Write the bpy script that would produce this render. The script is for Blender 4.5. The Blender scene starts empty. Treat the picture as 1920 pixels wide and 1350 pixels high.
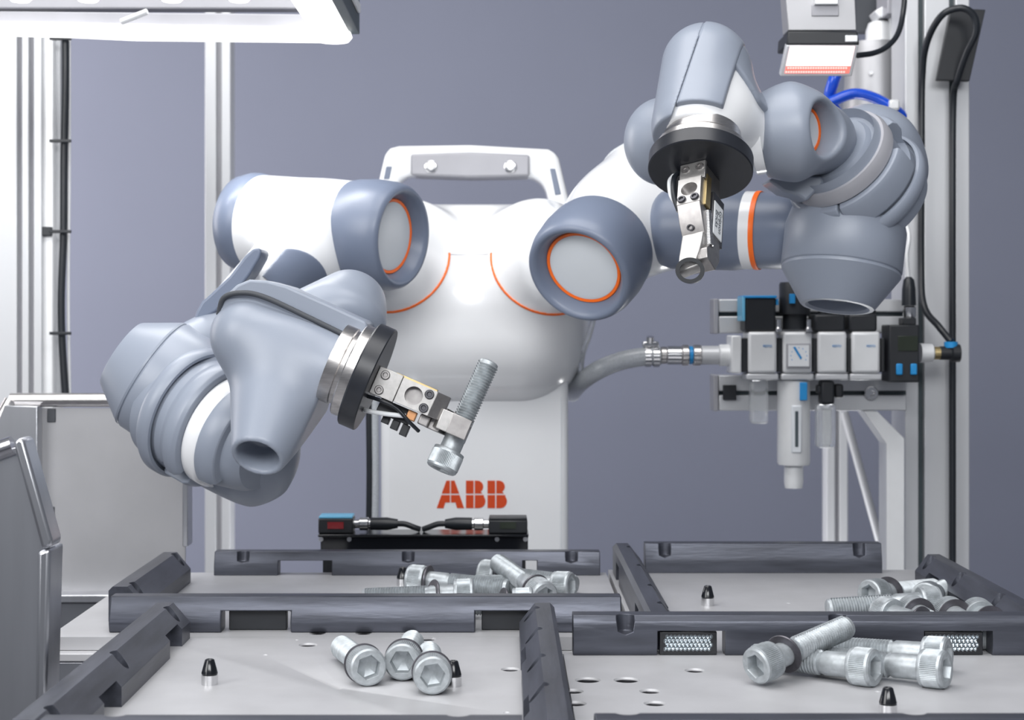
import bpy, bmesh, math, random
import numpy as np
from mathutils import Matrix, Vector
random.seed(3)
R = math.radians
scene = bpy.context.scene
COL = scene.collection

# ------------------------------------------------------------------ camera
F = 3050.0            # focal length in pixels of the 1920 px wide frame
TZ = 0.90             # height of the pallet plates above the floor
CZ = TZ + 0.29        # camera height
cam = bpy.data.cameras.new('camera')
camo = bpy.data.objects.new('camera', cam)
COL.objects.link(camo)
cam.sensor_width = 36.0
cam.sensor_fit = 'HORIZONTAL'
cam.lens = F / 1920 * 36.0
cam.shift_x = 15 / 1920
cam.shift_y = -71 / 1920
camo.location = (0, 0, CZ)
camo.rotation_euler = (R(90), 0, 0)
cam.clip_start = 0.05
cam.dof.use_dof = True
cam.dof.focus_distance = 1.45
cam.dof.aperture_fstop = 11.0
scene.camera = camo

# ------------------------------------------------------------------ world
w = bpy.data.worlds.new('studio')
scene.world = w
w.use_nodes = True
nt = w.node_tree
bg = nt.nodes['Background']
bg.inputs[0].default_value = (0.80, 0.86, 1.0, 1)
bg.inputs[1].default_value = 0.16

# ------------------------------------------------------------------ lights
def area(name, loc, target, size, size_y, power, color=(1, 1, 1)):
    d = bpy.data.lights.new(name, 'AREA')
    d.shape = 'RECTANGLE'
    d.size, d.size_y, d.energy, d.color = size, size_y, power, color
    o = bpy.data.objects.new(name, d)
    COL.objects.link(o)
    o.location = loc
    o.rotation_euler = (Vector(target) - Vector(loc)).to_track_quat('-Z', 'Y').to_euler()
    return o
area('softbox_overhead', (-0.25, 1.25, 2.75), (0.0, 1.65, 1.0), 1.9, 1.2, 30, (1.0, 0.99, 0.98))
area('softbox_key', (-1.5, 0.2, 2.0), (0.0, 1.75, 1.15), 1.0, 1.2, 23, (1.0, 1.0, 1.0))
area('added_fill_front', (0.1, -0.55, 2.15), (0.0, 1.9, 1.0), 1.7, 0.6, 31, (0.98, 0.99, 1.0))  # unseen fill light, added to brighten the column and reflect in the rails
area('softbox_low_back', (0.25, 2.75, 0.25), (0.35, 2.25, 1.3), 1.4, 0.3, 15, (1.0, 1.0, 1.0))
area('softbox_wall', (-2.3, 2.9, 1.7), (-1.1, 4.2, 1.3), 0.6, 1.3, 38, (1.0, 0.96, 0.96))

scene.view_settings.view_transform = 'Standard'
scene.view_settings.look = 'None'
scene.view_settings.exposure = 0.18
scene.view_settings.gamma = 1.0
scene.view_settings.use_curve_mapping = False

# ------------------------------------------------------------------ materials
MATS = {}
def mat(name, col, rough=0.5, metal=0.0, var=0.06, scale=30.0, coat=0.0, emit=None, estr=0.0,
        bump=0.0, bscale=200.0, stretch=None, trans=0.0, spec=0.5, alpha=1.0):
    m = bpy.data.materials.new(name)
    m.use_nodes = True
    n = m.node_tree.nodes
    l = m.node_tree.links
    b = n['Principled BSDF']
    b.inputs['Roughness'].default_value = rough
    b.inputs['Metallic'].default_value = metal
    b.inputs['Coat Weight'].default_value = coat
    b.inputs['Coat Roughness'].default_value = 0.08
    b.inputs['Transmission Weight'].default_value = trans
    b.inputs['Specular IOR Level'].default_value = spec
    b.inputs['Alpha'].default_value = alpha
    tc = n.new('ShaderNodeTexCoord')
    mp = n.new('ShaderNodeMapping')
    if stretch: mp.inputs['Scale'].default_value = stretch
    l.new(tc.outputs['Object'], mp.inputs['Vector'])
    nz = n.new('ShaderNodeTexNoise')
    nz.inputs['Scale'].default_value = scale
    nz.inputs['Detail'].default_value = 6
    l.new(mp.outputs['Vector'], nz.inputs['Vector'])
    cr = n.new('ShaderNodeValToRGB')
    cr.color_ramp.elements[0].position = 0.3
    cr.color_ramp.elements[1].position = 0.7
    cr.color_ramp.elements[0].color = tuple(max(0, c * (1 - var)) for c in col) + (1,)
    cr.color_ramp.elements[1].color = tuple(min(1, c * (1 + var)) for c in col) + (1,)
    l.new(nz.outputs['Fac'], cr.inputs['Fac'])
    l.new(cr.outputs['Color'], b.inputs['Base Color'])
    if bump > 0:
        n2 = n.new('ShaderNodeTexNoise')
        n2.inputs['Scale'].default_value = bscale
        n2.inputs['Detail'].default_value = 4
        l.new(mp.outputs['Vector'], n2.inputs['Vector'])
        bp = n.new('ShaderNodeBump')
        bp.inputs['Strength'].default_value = bump
        bp.inputs['Distance'].default_value = 0.001
        l.new(n2.outputs['Fac'], bp.inputs['Height'])
        l.new(bp.outputs['Normal'], b.inputs['Normal'])
    if emit:
        b.inputs['Emission Color'].default_value = emit + (1,)
        b.inputs['Emission Strength'].default_value = estr
    MATS[name] = m
    return m

mat('wall', (0.235, 0.252, 0.325), 0.9, var=0.03, scale=1.5)
mat('floor', (0.16, 0.16, 0.18), 0.8, var=0.1, scale=6)
mat('white', (0.84, 0.85, 0.865), 0.22, var=0.015, coat=0.5, scale=8)
mat('offwhite', (0.66, 0.69, 0.72), 0.35, var=0.02, scale=8)
mat('grey', (0.255, 0.285, 0.345), 0.36, var=0.03, scale=14, bump=0.10, bscale=1800)
mat('bluegrey', (0.155, 0.185, 0.255), 0.36, var=0.03, scale=14, bump=0.06, bscale=1800)
mat('midgrey', (0.36, 0.36, 0.39), 0.4, var=0.03)
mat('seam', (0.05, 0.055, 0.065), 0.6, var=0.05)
mat('orange', (0.95, 0.16, 0.010), 0.4, var=0.03)
mat('logo', (0.62, 0.058, 0.004), 0.45, var=0.02)
mat('disc_black', (0.016, 0.018, 0.024), 0.36, var=0.15, scale=60)
mat('rail', (0.075, 0.080, 0.100), 0.36, metal=0.6, var=0.30, scale=90, stretch=(0.12, 1, 1), bump=0.15, bscale=400)
mat('rail_y', (0.075, 0.080, 0.100), 0.36, metal=0.6, var=0.30, scale=90, stretch=(1, 0.12, 1), bump=0.15, bscale=400)
mat('plate', (0.50, 0.50, 0.515), 0.42, metal=0.25, var=0.07, scale=18, bump=0.05, bscale=900)
mat('steel', (0.56, 0.57, 0.60), 0.30, metal=0.95, var=0.10, scale=30, stretch=(1, 1, 0.1))
mat('chrome', (0.72, 0.72, 0.73), 0.20, metal=1.0, var=0.06, scale=60)
mat('brushed', (0.62, 0.60, 0.59), 0.30, metal=1.0, var=0.12, scale=80, stretch=(1, 1, 8))
mat('tool', (0.36, 0.345, 0.34), 0.38, metal=0.95, var=0.12, scale=140)
mat('tool_light', (0.46, 0.45, 0.44), 0.40, metal=0.9, var=0.10, scale=200)
mat('brass', (0.55, 0.43, 0.22), 0.35, metal=0.95, var=0.1)
mat('screw_dark', (0.10, 0.10, 0.11), 0.35, metal=0.8, var=0.1)
mat('zinc', (0.42, 0.45, 0.47), 0.44, metal=0.55, var=0.18, scale=160, bump=0.08, bscale=900)
mat('zinc_socket', (0.50, 0.56, 0.55), 0.42, metal=0.45, var=0.1, scale=150)
mat('washer', (0.13, 0.125, 0.14), 0.38, metal=0.8, var=0.15, scale=200)
mat('alu', (0.60, 0.61, 0.63), 0.40, metal=0.30, var=0.03, scale=20, stretch=(1, 1, 0.1))
mat('chute', (0.40, 0.40, 0.415), 0.42, metal=0.45, var=0.08, scale=9)
mat('base_dark', (0.10, 0.105, 0.12), 0.5, metal=0.4, var=0.1)
mat('alu_white', (0.78, 0.79, 0.80), 0.4, metal=0.2, var=0.03)
mat('alu_dark', (0.05, 0.07, 0.08), 0.5, var=0.1)
mat('cable', (0.012, 0.015, 0.020), 0.38, var=0.1)
mat('black', (0.014, 0.016, 0.020), 0.45, var=0.12)
mat('blackgloss', (0.008, 0.009, 0.012), 0.16, var=0.1)
mat('blue', (0.02, 0.27, 0.62), 0.35, var=0.04)
mat('lightblue', (0.16, 0.48, 0.72), 0.4, var=0.04)
mat('deepblue', (0.01, 0.08, 0.62), 0.25, var=0.06, coat=0.4)
mat('clear', (0.86, 0.88, 0.90), 0.08, var=0.01, trans=0.75)
mat('hose', (0.62, 0.65, 0.68), 0.25, var=0.12, scale=500, trans=0.35)
mat('paper', (0.80, 0.82, 0.84), 0.6, var=0.02)
mat('ink', (0.05, 0.06, 0.08), 0.6, var=0.02)
mat('red_display', (0.05, 0.004, 0.006), 0.15, emit=(0.5, 0.01, 0.02), estr=0.15)
mat('green_display', (0.02, 0.025, 0.02), 0.15, emit=(0.2, 0.25, 0.15), estr=0.03)
mat('copper', (0.62, 0.32, 0.16), 0.35, metal=0.9)
mat('reflector', (0.62, 0.68, 0.72), 0.10, metal=0.85, var=0.2, scale=120)
mat('lamp_glow', (0.9, 0.9, 0.9), 0.4, emit=(1.0, 0.99, 0.97), estr=1.6)
mat('led_glow', (0.9, 0.4, 0.4), 0.4, emit=(1.0, 0.80, 0.78), estr=1.5)
mat('led_red', (0.75, 0.12, 0.10), 0.3, emit=(1.0, 0.20, 0.16), estr=0.85)
mat('led_dot', (0.8, 0.3, 0.3), 0.3, emit=(1.0, 0.55, 0.50), estr=1.0)

# ------------------------------------------------------------------ helpers
def P(u, v, Y):
    """point seen at photo pixel (u, v) at distance Y in front of the camera"""
    return Vector(((u - 945) * Y / F, Y, CZ + (604 - v) * Y / F))

def V(*a):
    return Vector(a)

def nrm(*a):
    return Vector(a).normalized()

def frame(origin, z, xhint):
    z = Vector(z).normalized()
    x = Vector(xhint)
    x = (x - z * x.dot(z)).normalized()
    y = z.cross(x)
    m = Matrix((x, y, z)).transposed().to_4x4()
    m.translation = origin
    return m

def tag(o, label, cat, group=None, kind=None):
    o['label'] = label
    o['category'] = cat
    if group: o['group'] = group
    if kind: o['kind'] = kind
    return o

def thing(name, loc, label, cat, group=None):
    o = bpy.data.objects.new(name, None)
    o.empty_display_size = 0.02
    COL.objects.link(o)
    o.location = loc
    return tag(o, label, cat, group)

def attach(o, parent):
    if parent is None: return o
    o.parent = parent
    if parent.type == 'EMPTY':
        o.matrix_parent_inverse = Matrix.Translation(-Vector(parent.location))
    return o

def link_mesh(name, me, material, parent=None, smooth=35):
    o = bpy.data.objects.new(name, me)
    COL.objects.link(o)
    if material and not me.materials: me.materials.append(MATS[material])
    if smooth is not None:
        me.polygons.foreach_set('use_smooth', [True] * len(me.polygons))
        if smooth < 180: me.set_sharp_from_angle(angle=R(smooth))
    attach(o, parent)
    return o

class MB:
    """collects shapes (world coordinates) for ONE mesh object"""
    def __init__(self, M=None):
        self.v, self.f = [], []
        self.M = M or Matrix.Identity(4)
    def add(self, vs, fs, M=None):
        k = len(self.v)
        T = self.M @ M if M else self.M
        self.v += [tuple(T @ Vector(p)) for p in vs]
        self.f += [tuple(i + k for i in f) for f in fs]
        return self
    def box(self, lo, hi, M=None):
        x0, y0, z0 = lo; x1, y1, z1 = hi
        vs = [(x0, y0, z0), (x1, y0, z0), (x1, y1, z0), (x0, y1, z0), (x0, y0, z1), (x1, y0, z1), (x1, y1, z1), (x0, y1, z1)]
        fs = [(0, 3, 2, 1), (4, 5, 6, 7), (0, 1, 5, 4), (1, 2, 6, 5), (2, 3, 7, 6), (3, 0, 4, 7)]
        return self.add(vs, fs, M)
    def boxpx(self, u0, v0, u1, v1, Y0, Y1):
        a = P(u0, v1, Y0); b = P(u1, v0, Y0)
        return self.box((a.x, Y0, a.z), (b.x, Y1, b.z))
    def lathe(self, prof, M=None, n=48, a0=0.0, a1=360.0):
        """prof: list of (r, t); spun about local z. Full turns are closed, arcs get end caps."""
        full = abs(a1 - a0) >= 359.9
        cnt = n if full else n + 1
        vs, fs = [], []
        for k in range(cnt):
            a = R(a0 + (a1 - a0) * k / n)
            for r, t in prof:
                vs.append((r * math.cos(a), r * math.sin(a), t))
        m = len(prof)
        for k in range(n):
            j = (k + 1) % cnt
            for i in range(m - 1):
                if prof[i][0] < 1e-7 and prof[i + 1][0] < 1e-7: continue
                if prof[i][0] < 1e-7: fs.append((k * m + i, j * m + i + 1, k * m + i + 1)[::-1])
                elif prof[i + 1][0] < 1e-7: fs.append((k * m + i, k * m + i + 1, j * m + i)[::-1])
                else: fs.append((k * m + i, j * m + i, j * m + i + 1, k * m + i + 1))
        if not full:
            fs.append(tuple(range(m)))
            fs.append(tuple(reversed([n * m + i for i in range(m)])))
        return self.add(vs, fs, M)
    def prism(self, poly, d0, d1, M=None):
        """2-D outline in local x, y extruded along local z"""
        n = len(poly)
        area2 = sum(poly[i][0] * poly[(i + 1) % n][1] - poly[(i + 1) % n][0] * poly[i][1] for i in range(n))
        if area2 < 0: poly = list(reversed(poly))
        vs = [(x, y, d0) for x, y in poly] + [(x, y, d1) for x, y in poly]
        fs = [tuple(reversed(range(n))), tuple(range(n, 2 * n))]
        fs += [(i, (i + 1) % n, n + (i + 1) % n, n + i) for i in range(n)]
        return self.add(vs, fs, M)
    def prismpx(self, poly, Y0, Y1):
        """outline given where it stands at depth Y0, extruded straight back to Y1"""
        pts = [P(u, v, Y0) for u, v in poly]
        M = Matrix(((1, 0, 0, 0), (0, 0, -1, 0), (0, 1, 0, 0), (0, 0, 0, 1)))
        return self.prism([(p.x, p.z) for p in pts], -Y1, -Y0, M)
    def tube(self, pts, r, n=10, closed=True):
        pts = [Vector(p) for p in pts]
        rs = r if isinstance(r, (list, tuple)) else [r] * len(pts)
        vs, fs = [], []
        t0 = (pts[1] - pts[0]).normalized()
        x = t0.orthogonal().normalized()
        for i, p in enumerate(pts):
            t = (pts[min(i + 1, len(pts) - 1)] - pts[max(i - 1, 0)]).normalized()
            x = (x - t * x.dot(t)).normalized()
            y = t.cross(x)
            for k in range(n):
                a = 2 * math.pi * k / n
                vs.append(p + (x * math.cos(a) + y * math.sin(a)) * rs[i])
        for i in range(len(pts) - 1):
            for k in range(n):
                j = (k + 1) % n
                fs.append((i * n + k, i * n + j, (i + 1) * n + j, (i + 1) * n + k))
        if closed:
            fs.append(tuple(reversed(range(n))))
            fs.append(tuple((len(pts) - 1) * n + k for k in range(n)))
        return self.add(vs, fs)
    def mesh(self, name):
        me = bpy.data.meshes.new(name)
        me.from_pydata([tuple(p) for p in self.v], [], self.f)
        bm = bmesh.new(); bm.from_mesh(me)
        bmesh.ops.recalc_face_normals(bm, faces=bm.faces)
        bm.to_mesh(me); bm.free()
        me.validate()
        return me
    def build(self, name, material, parent=None, bevel=0.0, seg=2, smooth=35):
        o = link_mesh(name, self.mesh(name), material, parent, smooth)
        if bevel > 0:
            b = o.modifiers.new('bevel', 'BEVEL')
            b.width = bevel; b.segments = seg; b.limit_method = 'ANGLE'; b.angle_limit = R(30)
            b.harden_normals = False
        return o

def spline(pts, n=12):
    """Catmull-Rom through the points"""
    pts = [Vector(p) for p in pts]
    q = [pts[0] * 2 - pts[1]] + pts + [pts[-1] * 2 - pts[-2]]
    out = []
    for i in range(1, len(q) - 2):
        for k in range(n):
            t = k / n
            a, b, c, d = q[i - 1], q[i], q[i + 1], q[i + 2]
            out.append(0.5 * ((2 * b) + (c - a) * t + (2 * a - 5 * b + 4 * c - d) * t * t + (3 * b - a - 3 * c + d) * t ** 3))
    out.append(pts[-1])
    return out

def cut(o, cutter_mb):
    """boolean-subtract and bake"""
    c = bpy.data.objects.new('cutter', cutter_mb.mesh('cutter'))
    COL.objects.link(c)
    m = o.modifiers.new('cut', 'BOOLEAN')
    m.operation = 'DIFFERENCE'; m.solver = 'EXACT'; m.object = c; m.use_self = True
    dg = bpy.context.evaluated_depsgraph_get(); dg.update()
    me = bpy.data.meshes.new_from_object(o.evaluated_get(dg))
    old = o.data
    o.modifiers.remove(m)
    o.data = me
    me.name = o.name
    bpy.data.objects.remove(c)
    bpy.data.meshes.remove(old)
    me.polygons.foreach_set('use_smooth', [True] * len(me.polygons))
    me.set_sharp_from_angle(angle=R(35))
    return o

def text(name, body, M, size, material, parent, thick=0.0002):
    cu = bpy.data.curves.new(name, 'FONT')
    cu.body = body; cu.size = size; cu.extrude = thick; cu.align_x = 'CENTER'; cu.align_y = 'CENTER'
    cu.resolution_u = 3
    t = bpy.data.objects.new('tmp', cu)
    COL.objects.link(t)
    dg = bpy.context.evaluated_depsgraph_get(); dg.update()
    me = bpy.data.meshes.new_from_object(t.evaluated_get(dg))
    bpy.data.objects.remove(t)
    me.transform(M)
    return link_mesh(name, me, material, parent, None)

# ------------------------------------------------------------------ smooth solids (distance fields, surface nets)
def arr(p):
    return np.array(tuple(p), dtype=np.float64)
def d_rcone(a, b, r1, r2):
    a, b = arr(a), arr(b)
    ba = b - a; l2 = ba @ ba; rr = r1 - r2; a2 = l2 - rr * rr; il2 = 1 / l2
    def f(p):
        pa = p - a; y = pa @ ba; z = y - l2
        xx = pa * l2 - y[:, None] * ba; x2 = np.einsum('ij,ij->i', xx, xx)
        y2 = y * y * l2; z2 = z * z * l2
        k = np.sign(rr) * rr * rr * x2
        c1 = np.sign(z) * a2 * z2 > k
        c2 = np.sign(y) * a2 * y2 < k
        o = (np.sqrt(np.maximum(x2 * a2 * il2, 0)) + y * rr) * il2 - r1
        o = np.where(c2, np.sqrt(x2 + y2) * il2 - r1, o)
        return np.where(c1, np.sqrt(x2 + z2) * il2 - r2, o)
    return f
def d_ccone(a, b, ra, rb, rnd=0.0):
    a, b = arr(a), arr(b)
    L = np.linalg.norm(b - a); ax = (b - a) / L
    a = a + ax * rnd; b = b - ax * rnd; ra = ra - rnd; rb = rb - rnd
    ba = b - a; baba = ba @ ba
    def f(p):
        pa = p - a; rba = rb - ra
        papa = np.einsum('ij,ij->i', pa, pa)
        paba = pa @ ba / baba
        x = np.sqrt(np.maximum(papa - paba * paba * baba, 0))
        cax = np.maximum(0, x - np.where(paba < 0.5, ra, rb))
        cay = np.abs(paba - 0.5) - 0.5
        k = rba * rba + baba
        ff = np.clip((rba * (x - ra) + paba * baba) / k, 0, 1)
        cbx = x - ra - ff * rba
        cby = paba - ff
        s = np.where((cbx < 0) & (cay < 0), -1.0, 1.0)
        return s * np.sqrt(np.minimum(cax * cax + cay * cay * baba, cbx * cbx + cby * cby * baba)) - rnd
    return f
def d_ell(c, rad, M=None):
    c = arr(c); rad = np.array(rad)
    A = np.array(M.to_3x3()) if M else np.eye(3)
    def f(p):
        q = (p - c) @ A
        k0 = np.linalg.norm(q / rad, axis=1); k1 = np.linalg.norm(q / rad ** 2, axis=1)
        return k0 * (k0 - 1) / np.maximum(k1, 1e-9)
    return f
def d_rbox(c, half, r, M=None):
    c = arr(c); half = np.array(half) - r
    A = np.array(M.to_3x3()) if M else np.eye(3)
    def f(p):
        q = np.abs((p - c) @ A) - half
        return np.linalg.norm(np.maximum(q, 0), axis=1) + np.minimum(q.max(axis=1), 0) - r
    return f
def d_plane(o, n):
    o = arr(o); n = arr(Vector(n).normalized())
    return lambda p: (p - o) @ n
def d_shell(c, r, t):
    c = arr(c)
    return lambda p: np.abs(np.linalg.norm(p - c, axis=1) - r) - t
def union(k, *fs):
    def f(p):
        d = fs[0](p)
        for g in fs[1:]:
            e = g(p)
            h = np.maximum(k - np.abs(d - e), 0) / k
            d = np.minimum(d, e) - h * h * k * 0.25
        return d
    return f
def inter(k, *fs):
    g = union(k, *[(lambda h: (lambda p: -h(p)))(h) for h in fs])
    return lambda p: -g(p)
def minus(k, a, b):
    return inter(k, a, lambda p: -b(p))
def offset(f, o):
    return lambda p: f(p) - o

def solid(name, fn, pts, pad, h, material, parent=None):
    pts = np.array([tuple(p) for p in pts])
    lo = pts.min(0) - pad; hi = pts.max(0) + pad
    n = np.ceil((hi - lo) / h).astype(int) + 1
    ax = [lo[i] + h * np.arange(n[i]) for i in range(3)]
    G = np.stack(np.meshgrid(*ax, indexing='ij'), -1).reshape(-1, 3)
    D = fn(G).reshape(n)
    S = D < 0
    c = np.zeros(n - 1, dtype=np.int8)
    corners = [(i, j, k) for i in (0, 1) for j in (0, 1) for k in (0, 1)]
    for i, j, k in corners:
        c += S[i:n[0] - 1 + i, j:n[1] - 1 + j, k:n[2] - 1 + k]
    idx = np.argwhere((c > 0) & (c < 8))
    acc = np.zeros((len(idx), 3)); cnt = np.zeros(len(idx))
    for a in corners:
        for d in range(3):
            if a[d]: continue
            b = list(a); b[d] = 1
            ia = idx + np.array(a); ib = idx + np.array(b)
            va = D[ia[:, 0], ia[:, 1], ia[:, 2]]; vb = D[ib[:, 0], ib[:, 1], ib[:, 2]]
            cr = (va < 0) != (vb < 0)
            t = np.where(cr, va / np.where(cr, va - vb, 1), 0)
            p = np.tile(np.array(a, float), (len(idx), 1)); p[:, d] += t
            acc += p * cr[:, None]; cnt += cr
    vt = lo + h * (idx + acc / np.maximum(cnt, 1)[:, None])
    ID = -np.ones(n - 1, dtype=int)
    ID[idx[:, 0], idx[:, 1], idx[:, 2]] = np.arange(len(idx))
    faces = []
    for d in range(3):
        e1, e2 = (d + 1) % 3, (d + 2) % 3
        sa = [slice(None)] * 3; sb = [slice(None)] * 3
        sa[d] = slice(0, -1); sb[d] = slice(1, None)
        cr = S[tuple(sa)] != S[tuple(sb)]
        q = np.argwhere(cr)
        q = q[(q[:, e1] > 0) & (q[:, e2] > 0) & (q[:, e1] < n[e1] - 1) & (q[:, e2] < n[e2] - 1)]
        flip = S[q[:, 0], q[:, 1], q[:, 2]]
        ring = []
        for o1, o2 in ((-1, -1), (0, -1), (0, 0), (-1, 0)):
            g = q.copy(); g[:, e1] += o1; g[:, e2] += o2
            ring.append(ID[g[:, 0], g[:, 1], g[:, 2]])
        ring = np.stack(ring, 1)
        ring[~flip] = ring[~flip][:, ::-1]
        faces.append(ring[(ring >= 0).all(1)])
    fc = np.concatenate(faces)
    for _ in range(2):
        d = fn(vt); e = 2e-4
        g = np.stack([(fn(vt + np.eye(3)[i] * e) - fn(vt - np.eye(3)[i] * e)) / (2 * e) for i in range(3)], 1)
        gn = np.maximum(np.einsum('ij,ij->i', g, g), 0.2)
        vt = vt - g * np.clip(d / gn, -h * 0.6, h * 0.6)[:, None]
    me = bpy.data.meshes.new(name)
    me.from_pydata(vt.tolist(), [], fc.tolist())
    return link_mesh(name, me, material, parent, 180)

# ------------------------------------------------------------------ the setting
def structure(o):
    o['kind'] = 'structure'
    return o
structure(MB().box((-4, 4.2, 0), (4, 4.3, 3.6)).build('wall_back', 'wall'))
structure(MB().box((-4, -2.5, -0.1), (4, 4.2, 0)).build('floor', 'floor'))

# ------------------------------------------------------------------ table
tbl = thing('machine_table', (0.1, 1.9, 0), 'steel machine table carrying the four pallets and the white robot', 'table')
MB().box((-0.42, 1.485, TZ - 0.020), (0.56, 1.915, TZ - 0.0125)).build('table_top', 'plate', tbl, 0.001)
MB().box((-0.335, 1.0, TZ - 0.032), (0.72, 1.4845, TZ - 0.0125)).build('table_top', 'steel', tbl, 0.001)
MB().box((-0.415, 1.49, 0), (0.555, 1.91, TZ - 0.0205)).build('cabinet', 'steel', tbl, 0.002)
MB().box((-0.33, 1.005, 0), (0.71, 1.4895, TZ - 0.0325)).build('cabinet', 'steel', tbl, 0.002)
MB().box((-0.32, 1.9105, 0), (0.40, 2.55, TZ - 0.14)).build('robot_plinth', 'steel', tbl, 0.002)

# ------------------------------------------------------------------ pallets
def rail(parent, a, b, wdt, h, kind, inner, notches=(), scallops=(), nh=0.55, material='rail', z0=0.0):
    """bar from a to b (X, Y) with its inner side towards 'inner'; notches and scallops in metres from a"""
    a = V(a[0], a[1], TZ + z0); b = V(b[0], b[1], TZ + z0)
    ex = (b - a).normalized(); L = (b - a).length
    ey = V(-ex.y, ex.x, 0)
    if ey.dot(V(inner[0], inner[1], 0)) < 0: ey = -ey
    M = Matrix((ex, ey, V(0, 0, 1))).transposed().to_4x4(); M.translation = a
    # local: x along, y inner, z up; prism profile in (y, z)
    Q = Matrix(((0, 0, 1, 0), (1, 0, 0, 0), (0, 1, 0, 0), (0, 0, 0, 1)))
    hw = wdt / 2
    if kind == 'slope':
        poly = [(-hw, 0), (hw, 0), (hw, 0.46 * h), (0.05 * wdt, h), (-hw + 0.004, h), (-hw, h - 0.004)]
    elif kind == 'lip':
        poly = [(-hw, 0), (hw - 0.003, 0), (hw, 0.007), (hw, h - 0.006), (hw - 0.004, h), (-hw, h)]
    elif kind == 'tilt':
        poly = [(-hw, 0), (hw - 0.002, 0), (hw, 0.008), (hw, 0.30 * h), (hw - 0.008, h - 0.001), (hw - 0.009, h), (-hw, h)]
    else:
        poly = [(-hw, 0), (hw, 0), (hw, 0.36 * h), (hw - 0.005, h), (-hw, h)]
    o = MB(M).prism(poly, 0, L, Q).build('rail', material, parent)
    c = MB(M); use = False
    for s0, s1 in notches:
        c.box((s0, -hw - 0.01, -0.01), (s1, hw + 0.01, nh * h)); use = True
    for s in scallops:
        T = Matrix.Translation((s, (0.18 * wdt if kind == 'slope' else hw - 0.001), 0))
        c.lathe([(0, 0.52 * h), (0.0066, 0.60 * h), (0.0094, h + 0.01), (0, h + 0.01)], T, 20); use = True
    if use: cut(o, c)
    bv = o.modifiers.new('bevel', 'BEVEL'); bv.width = 0.0012; bv.segments = 2; bv.limit_method = 'ANGLE'; bv.angle_limit = R(40)
    return o

def pallet(name, x0, x1, y0, y1, label, holes, small=()):
    t = thing(name, ((x0 + x1) / 2, (y0 + y1) / 2, TZ - 0.012), label, 'pallet', 'pallets on the machine table')
    p = MB().box((x0, y0, TZ - 0.012), (x1, y1, TZ)).build('plate', 'plate', t)
    c = MB(); use = False
    for x, y, r in holes:
        c.lathe([(0, -0.03), (r, -0.03), (r, -0.0015), (r + 0.0015, 0.0005), (r + 0.0015, 0.01), (0, 0.01)], Matrix.Translation((x, y, TZ)), 28); use = True
    for x, y, r in small:
        c.lathe([(0, -0.002), (r, 0.001), (r, 0.01), (0, 0.01)], Matrix.Translation((x, y, TZ)), 20); use = True
    if use: cut(p, c)
    for x, y, r in holes:
        MB(Matrix.Translation((x, y, TZ))).lathe([(0, -0.0118), (r * 0.995, -0.0118), (r * 0.995, -0.0018), (r * 0.93, -0.0022), (r * 0.93, -0.0105), (0, -0.0105)], None, 28).build('bushing', 'screw_dark', t)
    return t

def pin(parent, u, v):
    g = 884.5 / (v - 604)
    M = Matrix.Translation(((u - 945) * g / F, g, TZ))
    b = MB(M).lathe([(0, 0), (0.0066, 0), (0.0066, 0.0078), (0.006, 0.0082), (0, 0.0082)], None, 28).build('locating_pin', 'chrome', parent)
    MB(M).lathe([(0, 0.0082), (0.0062, 0.0082), (0.0066, 0.009), (0.0062, 0.0105), (0.0038, 0.0195), (0.0030, 0.0202), (0.0018, 0.0202), (0.0014, 0.019), (0, 0.019)], None, 28).build('pin_tip', 'blackgloss', b)

def gpt(u, v):
    g = 884.5 / (v - 604)
    return (u - 945) * g / F, g

def reflector(parent, x, y, wdt, h):
    f = MB().box((x - wdt / 2, y, TZ + 0.0004), (x + wdt / 2, y + 0.006, TZ + h)).build('reflector', 'blackgloss', parent, 0.0006)
    m = MB(); nx, nz = 12, 4
    dx, dz = (wdt - 0.008) / nx, (h - 0.006) / nz
    for k in range(nz):
        for i in range(nx):
            cx = x - wdt / 2 + 0.004 + dx * (i + 0.5 + (0.25 if k % 2 else -0.25)); cz = TZ + 0.0035 + dz * (k + 0.5)
            ring = [(cx + dx * 0.5 * math.cos(R(60 * q + 30)), y - 0.0002, cz + dz * 0.58 * math.sin(R(60 * q + 30))) for q in range(6)]
            m.add(ring + [(cx, y - 0.0022, cz)], [(q, (q + 1) % 6, 6) for q in range(6)])
    m.build('prism_facets', 'reflector', f, smooth=None)

# front left (portrait)
fl = pallet('pallet', -0.325, 0.048, 1.045, 1.496, 'pallet holding three bolts whose hex sockets face out', [
    gpt(578, 1209) + (0.0075,), gpt(800, 1198) + (0.008,),
    gpt(957, 1255) + (0.007,)], [gpt(497, 1228) + (0.004,), gpt(636, 1291) + (0.0045,), gpt(950, 1336) + (0.004,), gpt(556, 1200) + (0.003,)])
rail(fl, (-0.305, 1.492), (-0.305, 1.05), 0.034, 0.033, 'slope', (1, 0), [(0.037, 0.089), (0.267, 0.32)], [0.026, 0.225, 0.406], 0.60, 'rail_y')
rail(fl, (0.030, 1.490), (0.030, 1.05), 0.032, 0.033, 'slope', (-1, 0), [(0.135, 0.185), (0.31, 0.36)], [0.025, 0.125, 0.235, 0.335], 0.6, 'rail_y')
rail(fl, (-0.30, 1.058), (0.012, 1.058), 0.022, 0.033, 'lip', (0, 1), [(0.04, 0.085)], [0.045, 0.27])
pin(fl, 393, 1283); pin(fl, 850, 1286)
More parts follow.
